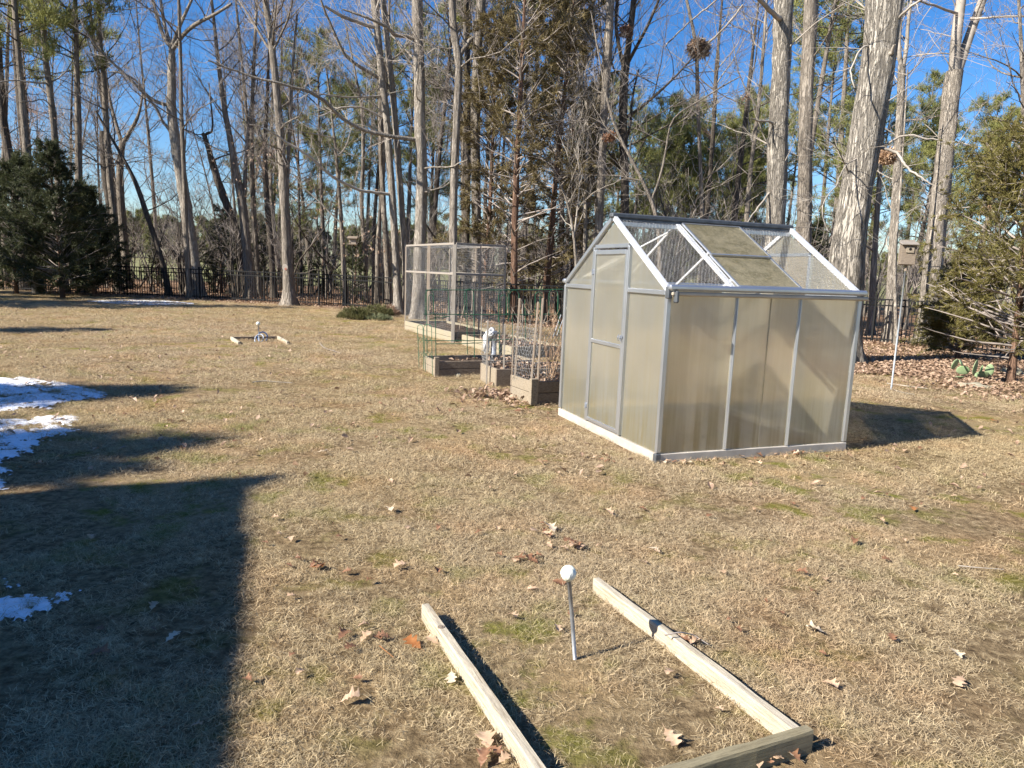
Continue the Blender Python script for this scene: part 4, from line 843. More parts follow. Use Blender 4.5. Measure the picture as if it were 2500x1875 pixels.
# netting over the open bays
for nm, (x0, x1), side in (('a', (0, Ln/3), 0), ('b', (Ln*2/3, Ln), 0), ('c', (0, Ln), 1)):
    mb = MB(); p0 = np.array([x0, 0 if side == 0 else Wd, He]); ey = sd if side == 0 else sd*[1, -1, 1]
    hexnet(mb, p0+np.array([0, 0, .022]), np.array([1., 0, 0]), ey, x1-x0, sl_l, .036, .0013, None, .006, 3+side)
    mb.build('roof_netting', M['roof_wire'], gh)
rs2 = random.Random(4)

# ---------------------------------------------------------------- leaves
def leaf_mesh(seed, mat, ln=.12, curl=.5, lobes=3):
    rn = random.Random(seed); n = 19; V = []
    for i in range(n):
        t = i/(n-1); env = math.sin(math.pi*min(1, t*.95+.03))**.7*(.34+.14*t); lob = .5+.5*math.cos(2*math.pi*lobes*t+math.pi*.9)
        w1 = ln*env*(.42+.62*lob*rn.uniform(.8, 1.15)); w2 = ln*env*(.42+.62*lob*rn.uniform(.75, 1.2)); fx = lob*.1*ln
        x = ln*t; zb = math.sin(t*2.5+rn.random()*.3)*ln*.16*curl
        for y, wf in ((-w1, 1), (-w1*.5, .5), (0, 0), (w2*.5, .5), (w2, 1)):
            V.append((x+abs(y)*.5*wf-fx*0, y, zb+(abs(y)/(ln*.4))**1.6*ln*.2*curl*rn.uniform(.6, 1.3)+rn.gauss(0, ln*.008)))
    F4 = [(i*5+k, (i+1)*5+k, (i+1)*5+k+1, i*5+k+1) for i in range(n-1) for k in range(4)]
    b = len(V); V += [(-.28*ln, 0, .006), (-.28*ln, .002, .006), (0.02*ln, .0016, V[2][2]), (0.02*ln, -.0016, V[2][2])]; F4.append((b, b+1, b+2, b+3))
    V = np.array(V); V[:, 0] -= ln*.5; V[:, 2] -= V[:, 2].min()-.001
    return mesh_np('oak_leaf', V, F4, None, (M[mat],), True)
LM = [leaf_mesh(700+i, m_, .12, c_, l_) for i, (m_, c_, l_) in enumerate([('leaf_tan', .5, 3), ('leaf_brown', .8, 3), ('leaf_pale', .9, 2.5), ('leaf_rust', .3, 3), ('leaf_tan', 1.3, 3), ('leaf_brown', 1.4, 2.5), ('leaf_pale', .3, 3), ('leaf_tan', .9, 2)])]
def leaf(x, y, k, s, label=None, group=None, z=None, ground=None):
    p = G(x, y) if ground is None else np.array(ground); o = obj('fallen_leaf', LM[k])
    o.location = (p[0], p[1], (.022 if z is None else z)); s *= .64; o.scale = (s, s, s); o.rotation_euler = (rs2.uniform(-.25, .25), rs2.uniform(-.25, .25), rs2.random()*6.28)
    return tag(o, label or 'fallen brown oak leaf lying on the open lawn', 'leaf', group)
FL = 'fallen leaves scattered over the lawn'
for x, y, k, s, lab in [(893, 1400, 3, 1.15, 'reddish-brown oak leaf touching the left board of the near pit frame'), (935, 1393, 0, .8, 'small tan leaf wedged between the reddish leaf and the left board'), (975, 1474, 6, .85, 'pale pointed leaf left of the near frame\'s left board'),
        (1052, 1612, 0, 1.15, 'large tan oak leaf outside the near frame, close to the bottom of the photo'), (1045, 1650, 1, .9, 'dark leaf under the large tan leaf at the bottom of the photo'), (1448, 1604, 0, 1.0, 'curled tan oak leaf inside the near frame, close to its end board'), (1190, 1150, 2, 1.3, 'large pale leaf, upper one of the leaf cluster beyond the ball'),
        (1178, 1163, 4, 1.0, 'curled tan leaf in the cluster beyond the ball'), (1243, 1190, 4, 1.1, 'curled tan leaf just above the white ball'), (1236, 1180, 1, .9, 'dark leaf above the white ball'), (1118, 1216, 1, 1.1, 'dark brown leaf left of the white ball'), (1140, 1215, 5, .9, 'brown leaf between the dark leaf and the ball'), (1205, 1268, 1, 1.0, 'brown leaf just left of the ball post'),
        (1760, 1372, 2, 1.05, 'pale curled leaf lying right of the near frame'), (1845, 1178, 5, 1.0, 'dark curled leaf on the bare soil right of centre'), (697, 984, 2, 1.25, 'lone pale curled leaf left of the greenhouse, in open lawn'), (845, 1108, 2, 1.0, 'yellowish curled leaf in the middle of the lawn'), (1315, 1115, 4, 1.1, 'tan leaf below the greenhouse\'s near corner'),
        (1310, 992, 1, 1.1, 'dark leaf at the foot of the greenhouse\'s gable, near corner'), (1435, 1005, 2, .8, 'pale leaf by the greenhouse\'s near bottom corner'), (1490, 1003, 6, .8, 'small pale leaf under the greenhouse\'s first side panel'), (1545, 998, 4, .9, 'tan leaf under the greenhouse\'s first wall post'), (1600, 990, 0, .9, 'tan leaf under the greenhouse\'s middle panel'),
        (1640, 988, 1, .9, 'brown leaf under the greenhouse\'s middle panel, right part'), (1722, 985, 2, 1.3, 'big whitish leaf at the foot of the greenhouse\'s last panel'), (1712, 982, 1, 1.0, 'dark leaf tucked behind the big whitish leaf'), (2145, 912, 3, 1.4, 'orange-brown leaf to the right of the greenhouse\'s shadow tip'), (2062, 1422, 2, .8, 'pale leaf at the right side, upper of two below the bare soil'), (2072, 1482, 0, .9, 'tan leaf at the right side, lower of two'),
        (1972, 1105, 3, .9, 'rust leaf on the soil at the right'), (1700, 1636, 2, 1.0, 'pale leaf below the near frame\'s corner at the bottom edge'), (1665, 1650, 4, .9, 'tan leaf at the bottom edge beside the end board'), (1682, 1332, 1, .7, 'small dark leaf right of the near frame\'s right board'), (1500, 1398, 4, .9, 'curled tan leaf leaning on the right board of the near frame'), (740, 1382, 1, .9, 'dark leaf left of the near frame'), (790, 1386, 0, .9, 'tan leaf midway between the house shadow and the near frame'),
        (757, 1522, 4, .9, 'curled leaf near the bottom, right of the house shadow'), (685, 1232, 3, .9, 'rusty leaf right of the house shadow\'s edge'), (945, 1242, 5, .8, 'dark curled leaf above the left board\'s far end'), (1150, 1280, 0, .7, 'faint tan leaf between the boards\' far ends'), (1168, 975, 6, .7, 'pale leaf left of the greenhouse door'), (1410, 1192, 6, .8, 'pale leaf in the grass above the right board'),
        (215, 1425, 5, 1.0, 'dark leaf in the house shadow, lower left'), (372, 1386, 6, .9, 'pale leaf lying in the house shadow'), (1655, 1640, 5, .8, 'dark leaf at the bottom edge left of the corner leaf'), (865, 1230, 4, .9, 'curled tan leaf left of the boards, mid lawn'), (1730, 1245, 5, .8, 'dark curled leaf above the frame\'s right end')]:
    leaf(x, y, k, s, lab, FL)
for ci, (cx, cy, cn, sp) in enumerate([(1235, 1185, 7, .07), (1180, 1155, 4, .06), (1125, 1216, 5, .07), (1050, 1630, 4, .05), (1690, 1640, 5, .06), (1500, 1395, 3, .05), (1500, 1000, 6, .16), (1640, 990, 7, .18), (1730, 984, 5, .10), (1330, 1000, 5, .12), (790, 1385, 4, .06), (1000, 885, 8, .3), (1150, 890, 8, .25), (2100, 960, 4, .3), (690, 1230, 4, .08)]):
    c_ = G(cx, cy)
    for _ in range(cn):
        leaf(0, 0, rs2.choice([1, 1, 5, 4, 0, 7]), rs2.uniform(.55, .9), None, None, ground=(c_[0]+rs2.gauss(0, sp), c_[1]+rs2.gauss(0, sp*.7)))
        o_ = C.objects[-1]; tag(o_, 'brown leaf in a little drift of fallen leaves on the lawn', 'leaf', 'leaves lying in small drifts on the lawn')
n_ = 0
while n_ < 200:
    y = 2.2+15*rs2.random()**1.1; x = rs2.uniform(-.62, .8)*y
    rel = np.array([x-1.281, y-5.978]); a_, b_ = rel@U[:2], rel@Vv[:2]
    if -.05 < a_ < 2.2 and -.05 < b_ < 2.1: continue
    if y > 9 and -2.8 < x < 1.5: continue
    left = x < 0
    leaf(0, 0, rs2.choice([0, 1, 1, 4, 5, 5, 7, 1, 4, 5]), rs2.uniform(.35, .8), 'small fallen oak leaf on the '+('left' if left else 'right')+' part of the lawn', 'small fallen leaves on the '+('left' if left else 'right')+' of the lawn', ground=(x, y)); n_ += 1

def litter(name, P, label, size=.09, seed=0, lift=.03, parent=None, mat='leaf_litter'):
    rs = np.random.default_rng(seed); n = len(P); az = rs.random(n)*6.283; L = size*rs.uniform(.5, 1.2, n); W = L*rs.uniform(.35, .7, n); tl = rs.normal(0, .4, n); tw_ = rs.normal(0, .4, n)
    d = np.stack([np.cos(az)*np.cos(tl), np.sin(az)*np.cos(tl), np.sin(tl)], 1)*L[:, None]*.5; s = np.stack([-np.sin(az)*np.cos(tw_), np.cos(az)*np.cos(tw_), np.sin(tw_)], 1)*W[:, None]*.5
    c = P+np.array([0, 0, 1])*(rs.random(n)*lift+.008)[:, None]; b = (L*rs.uniform(.05, .3, n))[:, None]*[0, 0, 1]
    V = np.stack([c-d, c-d*.2-s*1.0+b, c+d*.3-s*.7+b, c+d, c+d*.3+s*.9+b*.6, c-d*.3+s+b*.8, c+d*.05], 1).reshape(-1, 3); k = np.arange(n)*7
    F3 = np.concatenate([np.stack([k+6, k+i, k+(i+1) % 6], 1) for i in range(6)])
    o = obj(name, mesh_np(name, V, None, F3, (M[mat],)), parent)
    if parent is None: tag(o, label, 'leaves', kind='stuff')
    return o
rs = np.random.default_rng(77); n = 1500; y = 5+21*rs.random(n); x = rs.uniform(-.8, .75, n)*y
rel = np.stack([x-1.281, y-5.978], 1); ok = ~((rel@U[:2] > -.1) & (rel@U[:2] < 2.2) & (rel@Vv[:2] > -.1) & (rel@Vv[:2] < 2.2)) & ~((y > 9) & (x > -2.8) & (x < 2)) & (y < np.interp(x, [p[0] for p in FENCE[:9]], [p[1] for p in FENCE[:9]])-.8)
litter('leaf_litter', np.stack([x[ok], y[ok], 0*x[ok]+.012], 1), 'scraps of brown leaf strewn thinly over the whole lawn', .075, 9, .015)
rs = np.random.default_rng(31)
def fband(n, x0, x1, lo, hi):
    x = rs.uniform(x0, x1, n); y = np.interp(x, [p[0] for p in FENCE[:9]], [p[1] for p in FENCE[:9]])+rs.uniform(lo, hi, n)
    return np.stack([x, y, np.zeros(n)], 1)
PL = [fband(5000, -20, 10, -.9, .6), fband(16000, -24, 14, .2, 9)]
litter('leaf_litter', np.concatenate(PL), 'brown leaf litter along and behind the black fence', .12, 1)
n = 17000; x = rs.uniform(4.6, 13.5, n); y = 12.0+.18*(x-6)+np.abs(rs.normal(0, 1, n))*3.2-rs.random(n)**3*1.2; y = np.minimum(y, 21)
ok = (y > 12.2-.05*(x-6)+.4*np.sin(x*2.2)); extra = G(2175, 840)[:2]+rs.normal(0, .8, (1500, 2))
P_ = np.concatenate([np.stack([x[ok], y[ok], 0*x[ok]], 1), np.concatenate([extra, np.zeros((1500, 1))], 1)])
litter('leaf_litter', P_, 'thick carpet of brown leaves around the cactus and the right-hand fence', .10, 2, .05)

# ---------------------------------------------------------------- horseshoe pits
def board(a, b, z, w, h, mat, parent, name='board', base=None):
    a = np.array(a)-base; b = np.array(b)-base; a[2] = b[2] = 0; L = np.linalg.norm(b-a)
    mb = MB(); mb.box((0, 0, 0), (L, w, h), None, .004)
    # slight warp
    V = mb.V[0]; o = mb.build(name, mat, parent); o.location = ((a+b)/2)+[0, 0, z]; o.rotation_euler = (0, 0, math.atan2(b[1]-a[1], b[0]-a[0])); return o
def long_board(a, b, w, h, mat, parent, base, seed, name='board'):
    a = np.array(a)-base; b = np.array(b)-base; a[2] = b[2] = 0; L = np.linalg.norm(b-a); rn = random.Random(seed); n = 14
    V = []; 
    for i in range(n):
        t = i/(n-1); dy = math.sin(t*3)*.006+rn.gauss(0, .0012); 
        for sy, sz in ((-1, 0), (1, 0), (1, .9), (.86, 1), (-.86, 1), (-1, .9)): V.append((L*(t-.5), dy+sy*w/2+rn.gauss(0, .0006), sz*h+(rn.gauss(0, .001) if sz else 0)-.012))
    F4 = [(i*6+k, (i+1)*6+k, (i+1)*6+(k+1) % 6, i*6+(k+1) % 6) for i in range(n-1) for k in range(6)]
    e0 = [0, 1, 2, 3, 4, 5]; F4 += [(0, 1, 2, 5), (5, 2, 3, 4), ((n-1)*6, (n-1)*6+5, (n-1)*6+2, (n-1)*6+1), ((n-1)*6+5, (n-1)*6+4, (n-1)*6+3, (n-1)*6+2)]
    o = obj(name, mesh_np(name, V, [f[::-1] for f in F4], None, (mat,)), parent); o.location = (a+b)/2; o.rotation_euler = (0, 0, math.atan2(b[1]-a[1], b[0]-a[0])); return o
zt = .075
b1a, b1b = G(918, 1303, zt), G(1175, 1672, zt); b2a, b2b = G(1287, 1247, zt), G(1722, 1573, zt); b3a = G(1735, 1570, zt); b3b = b3a+(b3a-G(1740, 1576, zt))*0
d2 = unit((b2b-b2a)*[1, 1, 0]); pd = np.array([d2[1], -d2[0], 0]); b1b = b1a+unit((b1b-b1a)*[1, 1, 0])*1.52
b3a = b2b+d2*.02-pd*.035; b3b = G(1405, 1672, zt)
base = (b2b*[1, 1, 0]); pit = empty('pit_frame', base, 0, 'three-board wooden horseshoe pit frame in the near lawn, at the bottom of the photo', 'pit frame', 'horseshoe pit frames')
bb = long_board(b1a, b1b, .036, .085, M['wood_pale'], pit, base, 1); bb['label'] = 'left board with a dark knot'
kd = unit((b1b-b1a)*[1, 1, 0]); kp = b1a+kd*.23-base; mb = MB(); mb.tube([(kp[0], kp[1], .0715), (kp[0], kp[1], .0745)], [.017, .015], 14); mb.tube([(kp[0], kp[1], .0744), (kp[0], kp[1], .0765)], [.008, .006], 10)
mb.build('knot', M['wood_old'], pit)
long_board(b2a, b2b, .036, .085, M['wood_pale'], pit, base, 2)
e_ = unit((b3b-b3a)*[1, 1, 0]); bb = long_board(b2b+d2*.024-e_*.03, b2b+d2*.024+e_*1.05, .038, .098, M['wood_olive'], pit, base, 3, 'end_board')
def ball_post(base, top, rb, rp, label, seed, dent=.02):
    root = empty('ball_post', base*[1, 1, 0], 0, label, 'stake', 'ball-topped stakes of the horseshoe pits')
    t_ = top-base; mb = MB(); mb.tube([(0, 0, -.02), t_*.5, t_], rp, 12); mb.build('stake', M['steel'], root, True)
    import bmesh
    bm = bmesh.new(); bmesh.ops.create_icosphere(bm, subdivisions=4, radius=rb); rn = random.Random(seed); ph = [rn.random()*6 for _ in range(6)]
    for v in bm.verts:
        n = v.co.normalized(); v.co *= 1+dent*(math.sin(n.x*9+ph[0])*math.sin(n.y*8+ph[1])+.6*math.sin(n.z*17+ph[2])*math.sin(n.x*15+ph[3]))
        if n.z < -.3: v.co.x *= 1-.3*(-n.z-.3); v.co.y *= 1-.3*(-n.z-.3); v.co.z *= 1.12
    me = bpy.data.meshes.new('ball'); bm.to_mesh(me); bm.free(); me.polygons.foreach_set('use_smooth', [True]*len(me.polygons)); me.materials.append(M['white_paint'])
    o = obj('ball', me, root); o.location = t_; return root
nb0 = G(1243, 1424); ball_post(nb0, at(1228, 1238, nb0[1]), .0325, .0085, 'grey stake with a cracked white ball on top, inside the near pit frame', 3, .035)
# far pit
F_ = lambda x, y: G(x, y, .06)
f1, f2, f3, f4 = F_(517, 739.5), F_(500, 728), F_(600, 726.5), F_(622, 738.5)
base = f2*[1, 1, 0]; pit2 = empty('pit_frame', base, 0, 'three-board wooden horseshoe pit frame far across the lawn, left of the raised beds', 'pit frame', 'horseshoe pit frames')
long_board(f2, f1, .04, .08, M['wood_pale'], pit2, base, 5); long_board(f3, f4, .04, .08, M['wood_pale'], pit2, base, 6); long_board(f2+(f3-f2)*.03, f3-(f3-f2)*.03, .04, .075, M['wood_old'], pit2, base, 7, 'end_board')
fb0 = G(560.3, 738); ball_post(fb0, at(557.6, 699, fb0[1]), .040, .010, 'white ball on a grey stake in the far pit frame, horseshoes leaning on it', 4, .01)
def horseshoe(c, r, tilt, rz, mat, label):
    root_pts = []; 
    for k in range(17):
        a = R(-50+280*k/16); root_pts.append((r*math.cos(a), 0, r*math.sin(a)*1.12))
    mb = MB(); mb.tube(root_pts, .013, 8); o = mb.build('horseshoe', mat, None, True); o.location = c; o.rotation_euler = (tilt, 0, rz); return tag(o, label, 'horseshoe')
horseshoe((fb0[0]+.03, fb0[1]+.1, .085), .095, R(-22), .25, M['blue_iron'], 'blue horseshoe leaning behind the far stake')
horseshoe((fb0[0]+.03, fb0[1]-.09, .07), .09, R(-35), -.1, M['grey_iron'], 'grey-blue horseshoe leaning in front of the far stake')

# ---------------------------------------------------------------- wire cage and raised beds
def onplane(x, y, p0, d):                                 # photo point on a vertical plane through p0 along d
    n = np.cross(d, Z); r_ = ray(x, y); return O+r_*((np.array(p0)-O)@n)/(r_@n)
def prism_posts(mb, a, b, w): mb.bar(a, b, w, w, bev=.002 if w > .02 else 0)
P0 = G(875, 712.5); P1 = G(978, 741); dc = unit(P1-P0); pc = np.array([-dc[1], dc[0], 0]); P3 = P1+pc*1.22; P2 = P0+pc*1.22; HC = at(977, 526, P1[1])[2]
cage = empty('wire_cage', P0, 0, 'tall wooden-framed chicken-wire cage over a pale planter, in front of the stout oak', 'cage')
q0, q1, q2, q3 = P0-P0, P1-P0, P2-P0, P3-P0; h_ = np.array([0, 0, HC]); mid_h = np.array([0, 0, HC*.70])
for p, w in ((q0, .035), (q1, .075), (q2, .035), (q3, .035), ((q0+q1)*.5, .04), ((q2+q3)*.5, .035), ((q0+q1)*.5+dc*.10, .03), ((q1+q3)*.5, .035)):
    mb = MB(); mb.bar(p, p+h_-[0, 0, .02], w, w, (1, 0, 0), .003); mb.build('post', M['wood_stake_grey'] if w > .05 else M['wood_stake'], cage)
for hh in (h_, mid_h):
    for a, b in ((q0, q1), (q1, q3), (q3, q2), (q2, q0)):
        dd = unit(b-a); mb = MB(); mb.bar(a+hh+dd*.03, b+hh-dd*.03, .03, .045, bev=.003); mb.build('rail', M['wood_grey'], cage)
for k, (a, b) in enumerate(((q0, q1), (q1, q3), (q3, q2), (q2, q0))):
    mb = MB(); dd = unit(b-a); hexnet(mb, a+[0, 0, .2], dd, Z, np.linalg.norm(b-a), HC-.2, .052, .0013, None, .01, k); mb.build('netting', M['wire'], cage)
mb = MB(); hexnet(mb, q0+h_, unit(q1-q0), unit(q2-q0), np.linalg.norm(q1-q0), 1.22, .052, .0014, None, .02, 9); mb.build('netting', M['wire'], cage)
def planter(a, b, depth_dir, depth, h, mat, label, soil=.75, name='planter_box', th=.035, side_mat=None, rows=2, fill='compost'):
    """box whose long side runs a-b; depth_dir away from that side"""
    a = np.array(a)*[1, 1, 0]; b = np.array(b)*[1, 1, 0]; root = empty(name, a, 0, label, 'planter'); L = np.linalg.norm(b-a); d = (b-a)/L; dd = unit(np.array(depth_dir)*[1, 1, 0])
    c = [np.zeros(3), b-a, b-a+dd*depth, dd*depth]
    for k in range(4):
        p, q = c[k], c[(k+1) % 4]; e = unit(q-p); sh = th/2
        for r_ in range(rows):
            mb = MB(); rh = h/rows; off = e*(th*.5+.001) if k % 2 else -e*(th*.5)
            mb.bar(p+off+[0, 0, rh*(r_+.5)], q-off+[0, 0, rh*(r_+.5)], th, rh-.006, bev=.004); mb.build('side_plank', side_mat if (side_mat and k % 2) else mat, root)
        mb = MB(); mb.box(p+[0, 0, h/2+.006], (.055, .055, h+.012), np.array([e, np.cross(Z, e), Z]).T, .004); 
    mb = MB(); nn = 14; XX = np.linspace(.02, 1-.02, nn)
    V = np.array([c[0]+(c[1]-c[0])*u+(c[3]-c[0])*v+[0, 0, h*soil+rs2.gauss(0, .012)] for u in XX for v in XX]); i, j = np.meshgrid(np.arange(nn-1), np.arange(nn-1), indexing='ij'); k = (i*nn+j).ravel()
    mb.add(V, np.stack([k, k+nn, k+nn+1, k+1], 1)); mb.build('soil', M[fill], root, True)
    return root, c, a
planter(P0+dc*.04, P1-dc*.04, pc, 1.14, .24, M['wood_planter'], 'pale yellow plank planter forming the floor of the wire cage')
pA = G(990, 745); pB = pA+dc*2.3
r2_, c2_, a2_ = planter(pA+pc*.1, pB+pc*.1, pc, 1.1, .22, M['wood_planter'], 'long pale plank planter right of the cage, behind the white bag')
litter('leaf_litter', a2_+np.array([c2_[1]*rs.random()+c2_[3]*rs.random()+[0, 0, .17] for _ in range(160)])*[1, 1, 1], 'brown leaves lying in the long pale planter right of the cage', .1, 5)
# bed B (green trellis)
B0, B1 = G(946, 814), G(918, 800); eB = unit((B1-B0)*[1, 1, 0]); uB = np.array([eB[1], -eB[0], 0]); wB = np.linalg.norm(B1-B0)
rB, cB, aB = planter(B0, B0+uB*1.55, eB, wB, .235, M['wood_old'], 'grey-brown plank bed with the green wire trellis, leftmost of the three front beds', .7, side_mat=M['wood_weathered'])
mb = MB(); mb.box(B0-aB-uB*.03-eB*.02+[0, 0, .15], (.07, .05, .3), np.array([uB, eB, Z]).T, .004); mb.build('corner_block', M['wood_weathered'], rB)
# bed C
C0, C1 = G(1073, 839), G(1040, 823); eC = unit((C1-C0)*[1, 1, 0]); uC = np.array([eC[1], -eC[0], 0])
rC, cC, aC = planter(C0, C0+uC*1.2, eC, np.linalg.norm(C1-C0), .27, M['wood_old'], 'small plank bed full of leaves, middle one of the three front beds', .85, side_mat=M['wood_weathered'], rows=1)
D0, D1 = G(1151, 875), G(1105, 857); eD = unit((D1-D0)*[1, 1, 0]); uD = np.array([eD[1], -eD[0], 0])
rD, cD, aD = planter(D0, D0+uD*1.35, eD, np.linalg.norm(D1-D0), .29, M['wood_old'], 'plank bed with tall stakes and chicken wire, next to the greenhouse', .85, side_mat=M['wood_weathered'], rows=2)
mb = MB(); mb.box(D0-aD-uD*.02-eD*.035+[0, 0, .17], (.09, .06, .32), np.array([uD, eD, Z]).T, .004); mb.build('corner_block', M['wood_weathered'], rD)
for c_, a_, h_b, lab, sd_, hq in ((cC, aC, .27, 'heap of brown leaves in the middle front bed', 11, .235), (cD, aD, .30, 'brown leaves in the staked bed next to the greenhouse', 12, .25), (cB, aB, .27, 'few brown leaves on the soil of the trellis bed', 13, .17)):
    litter('leaf_litter', np.array([a_+c_[1]*rs.uniform(.05, .95)+c_[3]*rs.uniform(.05, .95)+[0, 0, hq] for _ in range(180 if sd_ < 13 else 50)]), lab, .09, sd_, .05)
litter('leaf_litter', np.concatenate([G(1045, 855)+rs.normal(0, 1, (110, 3))*[.22, .28, 0], G(1110, 868)+rs.normal(0, 1, (60, 3))*[.25, .2, 0]]), 'clump of curled brown leaves in front of the middle bed', .11, 14, .05)
mb_soil = None
# stakes
STK = [(1110, 858, 1122.6, 644.6, .042, 0, 'wood_stake', 'widest stake at the left corner of the staked bed'), (1104, 857, 1110, 700, .022, 0, 'wood_stake', 'thin stake touching the wide corner stake'), (1145, 827, 1162.7, 652, .036, .26, 'wood_stake', 'leaning stake at the near corner of the staked bed'), (1160, 829, 1172.7, 644.6, .038, .26, 'wood_stake', 'tall stake right of the leaning one, staked bed'),
       (1052, 787.5, 1054, 692, .038, .3, 'wood_stake_grey', 'short grey stake at the left of the middle bed'), (1087.5, 830, 1090.5, 701, .04, .05, 'wood_stake_grey', 'grey stake at the near corner of the middle bed'), (984.7, 741, 1003.5, 657, .03, 0, 'wood_stake', 'pale stake leaning right, beside the cage\'s front post'), (1038.6, 735, 1041, 662, .035, .1, 'wood_stake_grey', 'grey stake behind the white bag'),
       (1128.8, 745, 1128.8, 657, .03, 0, 'wood_stake_grey', 'grey stake behind the widest stake'), (1194, 728, 1211.6, 679.7, .03, 0, 'alu_white', 'white pole leaning by the greenhouse\'s left edge'), (1202, 725, 1216, 690, .025, 0, 'alu_white', 'second white pole leaning by the greenhouse\'s left edge')]
for xb, yb, xt, yt, w, zb, mt, lab in STK:
    b = G(xb, yb, zb); t_ = at(xt, yt, b[1]); b[2] = 0; 
    o = empty('garden_stake', b, 0, lab, 'stake', 'garden stakes among the raised beds'); o2 = None
    C.objects.unlink(o); bpy.data.objects.remove(o)
    mb = MB(); mb.bar((0, 0, -.02), t_-b, w, w*.6, (1, 0, 0), .002); o = mb.build('garden_stake', M[mt]); o.location = b; tag(o, lab, 'stake', 'garden stakes among the raised beds')
# chicken wire of beds
def net_panel(p, q, z0, z1, label, seed, cell=.05):
    p = np.array(p)*[1, 1, 0]; q = np.array(q)*[1, 1, 0]; mb = MB(); hexnet(mb, [0, 0, z0], unit(q-p), Z, np.linalg.norm(q-p), z1-z0, cell, .0017, None, .02, seed)
    o = mb.build('wire_netting', M['wire']); o.location = p; return tag(o, label, 'netting', 'chicken wire round the raised beds')
net_panel(aD+cD[3]-eD*.05, aD, .22, .95, 'chicken wire on the left side of the staked bed', 21); net_panel(aD+uD*.03+eD*.04, aD+cD[1]+eD*.04, .22, .9, 'chicken wire on the camera side of the staked bed', 22); net_panel(aD+cD[3], aD+cD[2], .22, .9, 'chicken wire on the back side of the staked bed', 23)
net_panel(aC+cC[3], aC+cC[3]+uC*.9, .25, .85, 'chicken wire at the back of the middle bed', 24); net_panel(aC+cC[3], aC+eC*.1, .25, .62, 'chicken wire at the left of the middle bed', 25)
# green trellis
q = aB+cB[3]; T = lambda cx, cy: onplane(840.5+.25073*cx, 486.6+.25073*cy, q, U)
tr_root = empty('wire_trellis', q*[1, 1, 0], 0, 'green wire trellis with arched tops behind the three front beds', 'trellis'); qb = q*[1, 1, 0]
mb = MB()
for (x0, y0, x1, y1) in ((318, 557, 1500, 552), (296, 766, 1480, 765), (310, 994, 1060, 985), (400, 1022, 800, 1012), (380, 790, 520, 785)): mb.tube([T(x0, y0)-qb, T((x0+x1)/2, (y0+y1)/2+4)-qb, T(x1, y1)-qb], .0065, 5)
mb.build('cross_wire', M['green_wire'], tr_root)
for (x, y0, y1) in ((322, 560, 1290), (398, 770, 1150), (510, 560, 770), (668, 557, 1110), (730, 770, 1145), (945, 600, 1090), (1060, 770, 1100), (1170, 640, 1000), (1300, 600, 1000), (1460, 600, 1000)):
    mb = MB(); mb.tube([T(x, y0)-qb, T(x+4, (y0+y1)/2)-qb, T(x+6, y1)-qb], .0065, 5); mb.build('upright_wire', M['green_wire'], tr_root)
for (cx, w, y0, y1) in ((347, 34, 560, 770), (690, 40, 550, 800), (985, 42, 558, 830), (1078, 40, 560, 800), (1415, 36, 552, 780), (1290, 30, 575, 800), (360, 22, 600, 740), (985, 26, 600, 780)):
    P_ = [T(cx-w, y1)-qb]+[T(cx-w*math.cos(R(180*k/10)), y0+w-w*math.sin(R(180*k/10)))-qb for k in range(11)]+[T(cx+w, y1)-qb]
    mb = MB(); mb.tube(P_, .006, 5); mb.build('arch', M['green_wire'], tr_root)
q2_ = aB; T2 = lambda cx, cy: onplane(840.5+.25073*cx, 486.6+.25073*cy, q2_-uB*.05, eB)
for (cx, w, y0, yl, yr, lab) in ((268, 24, 857, 1245, 1290, 'low green wire hoop, left one at the trellis bed\'s end'), (332, 34, 853, 1262, 1300, 'low green wire hoop, right one at the trellis bed\'s end')):
    b = T2(cx, 1270)*[1, 1, 0]; P_ = [T2(cx-w+16, yl)]+[T2(cx-w*math.cos(R(180*k/10)), y0+w-w*math.sin(R(180*k/10))) for k in range(11)]+[T2(cx+w+8, yr)]
    mb = MB(); mb.tube([p-b for p in P_], .005, 6)
    for yy in (1000, 1130): mb.tube([T2(cx-w+6, yy)-b, T2(cx, yy-40)-b, T2(cx+w+4, yy)-b], .003, 5); mb.tube([T2(cx-w+6, yy-40)-b, T2(cx, yy+10)-b, T2(cx+w+4, yy-40)-b], .003, 5)
    o = mb.build('wire_hoop', M['green_wire']); o.location = b; tag(o, lab, 'hoop')
# white bag over a short post
import bmesh
def lump(name, c, size, seed, mat, amp=.2, sub=4, fr=4, flat=None):
    bm = bmesh.new(); bmesh.ops.create_icosphere(bm, subdivisions=sub, radius=1); rn = random.Random(seed); ph = [rn.random()*6 for _ in range(9)]
    for v in bm.verts:
        n = v.co.copy(); k = 1+amp*(math.sin(n.x*fr+ph[0])*math.sin(n.y*fr+ph[1])*math.sin(n.z*fr*.8+ph[2])+.5*math.sin(n.x*fr*2.3+ph[3])*math.sin(n.z*fr*2.1+ph[4])+.3*math.sin(n.y*fr*4+ph[5])*math.sin(n.z*fr*4.3+ph[6]))
        v.co = Vector((n.x*k*size[0], n.y*k*size[1], n.z*k*size[2]))
        if flat is not None and v.co.z < flat: v.co.z = flat
    me = bpy.data.meshes.new(name); bm.to_mesh(me); bm.free(); me.materials.append(M[mat]); me.polygons.foreach_set('use_smooth', [True]*len(me.polygons)); o = obj(name, me); o.location = c; return o
bp = G(1058, 768); o = empty('covered_post', bp*[1, 1, 0], 0, 'short grey pipe with a crumpled white plastic bag tied over it, behind the middle bed', 'post')
mb = MB(); mb.tube([(0.07, 0, 0), (.07, 0, .42)], .055, 14); mb.build('pipe', M['grey_iron'], o, True)
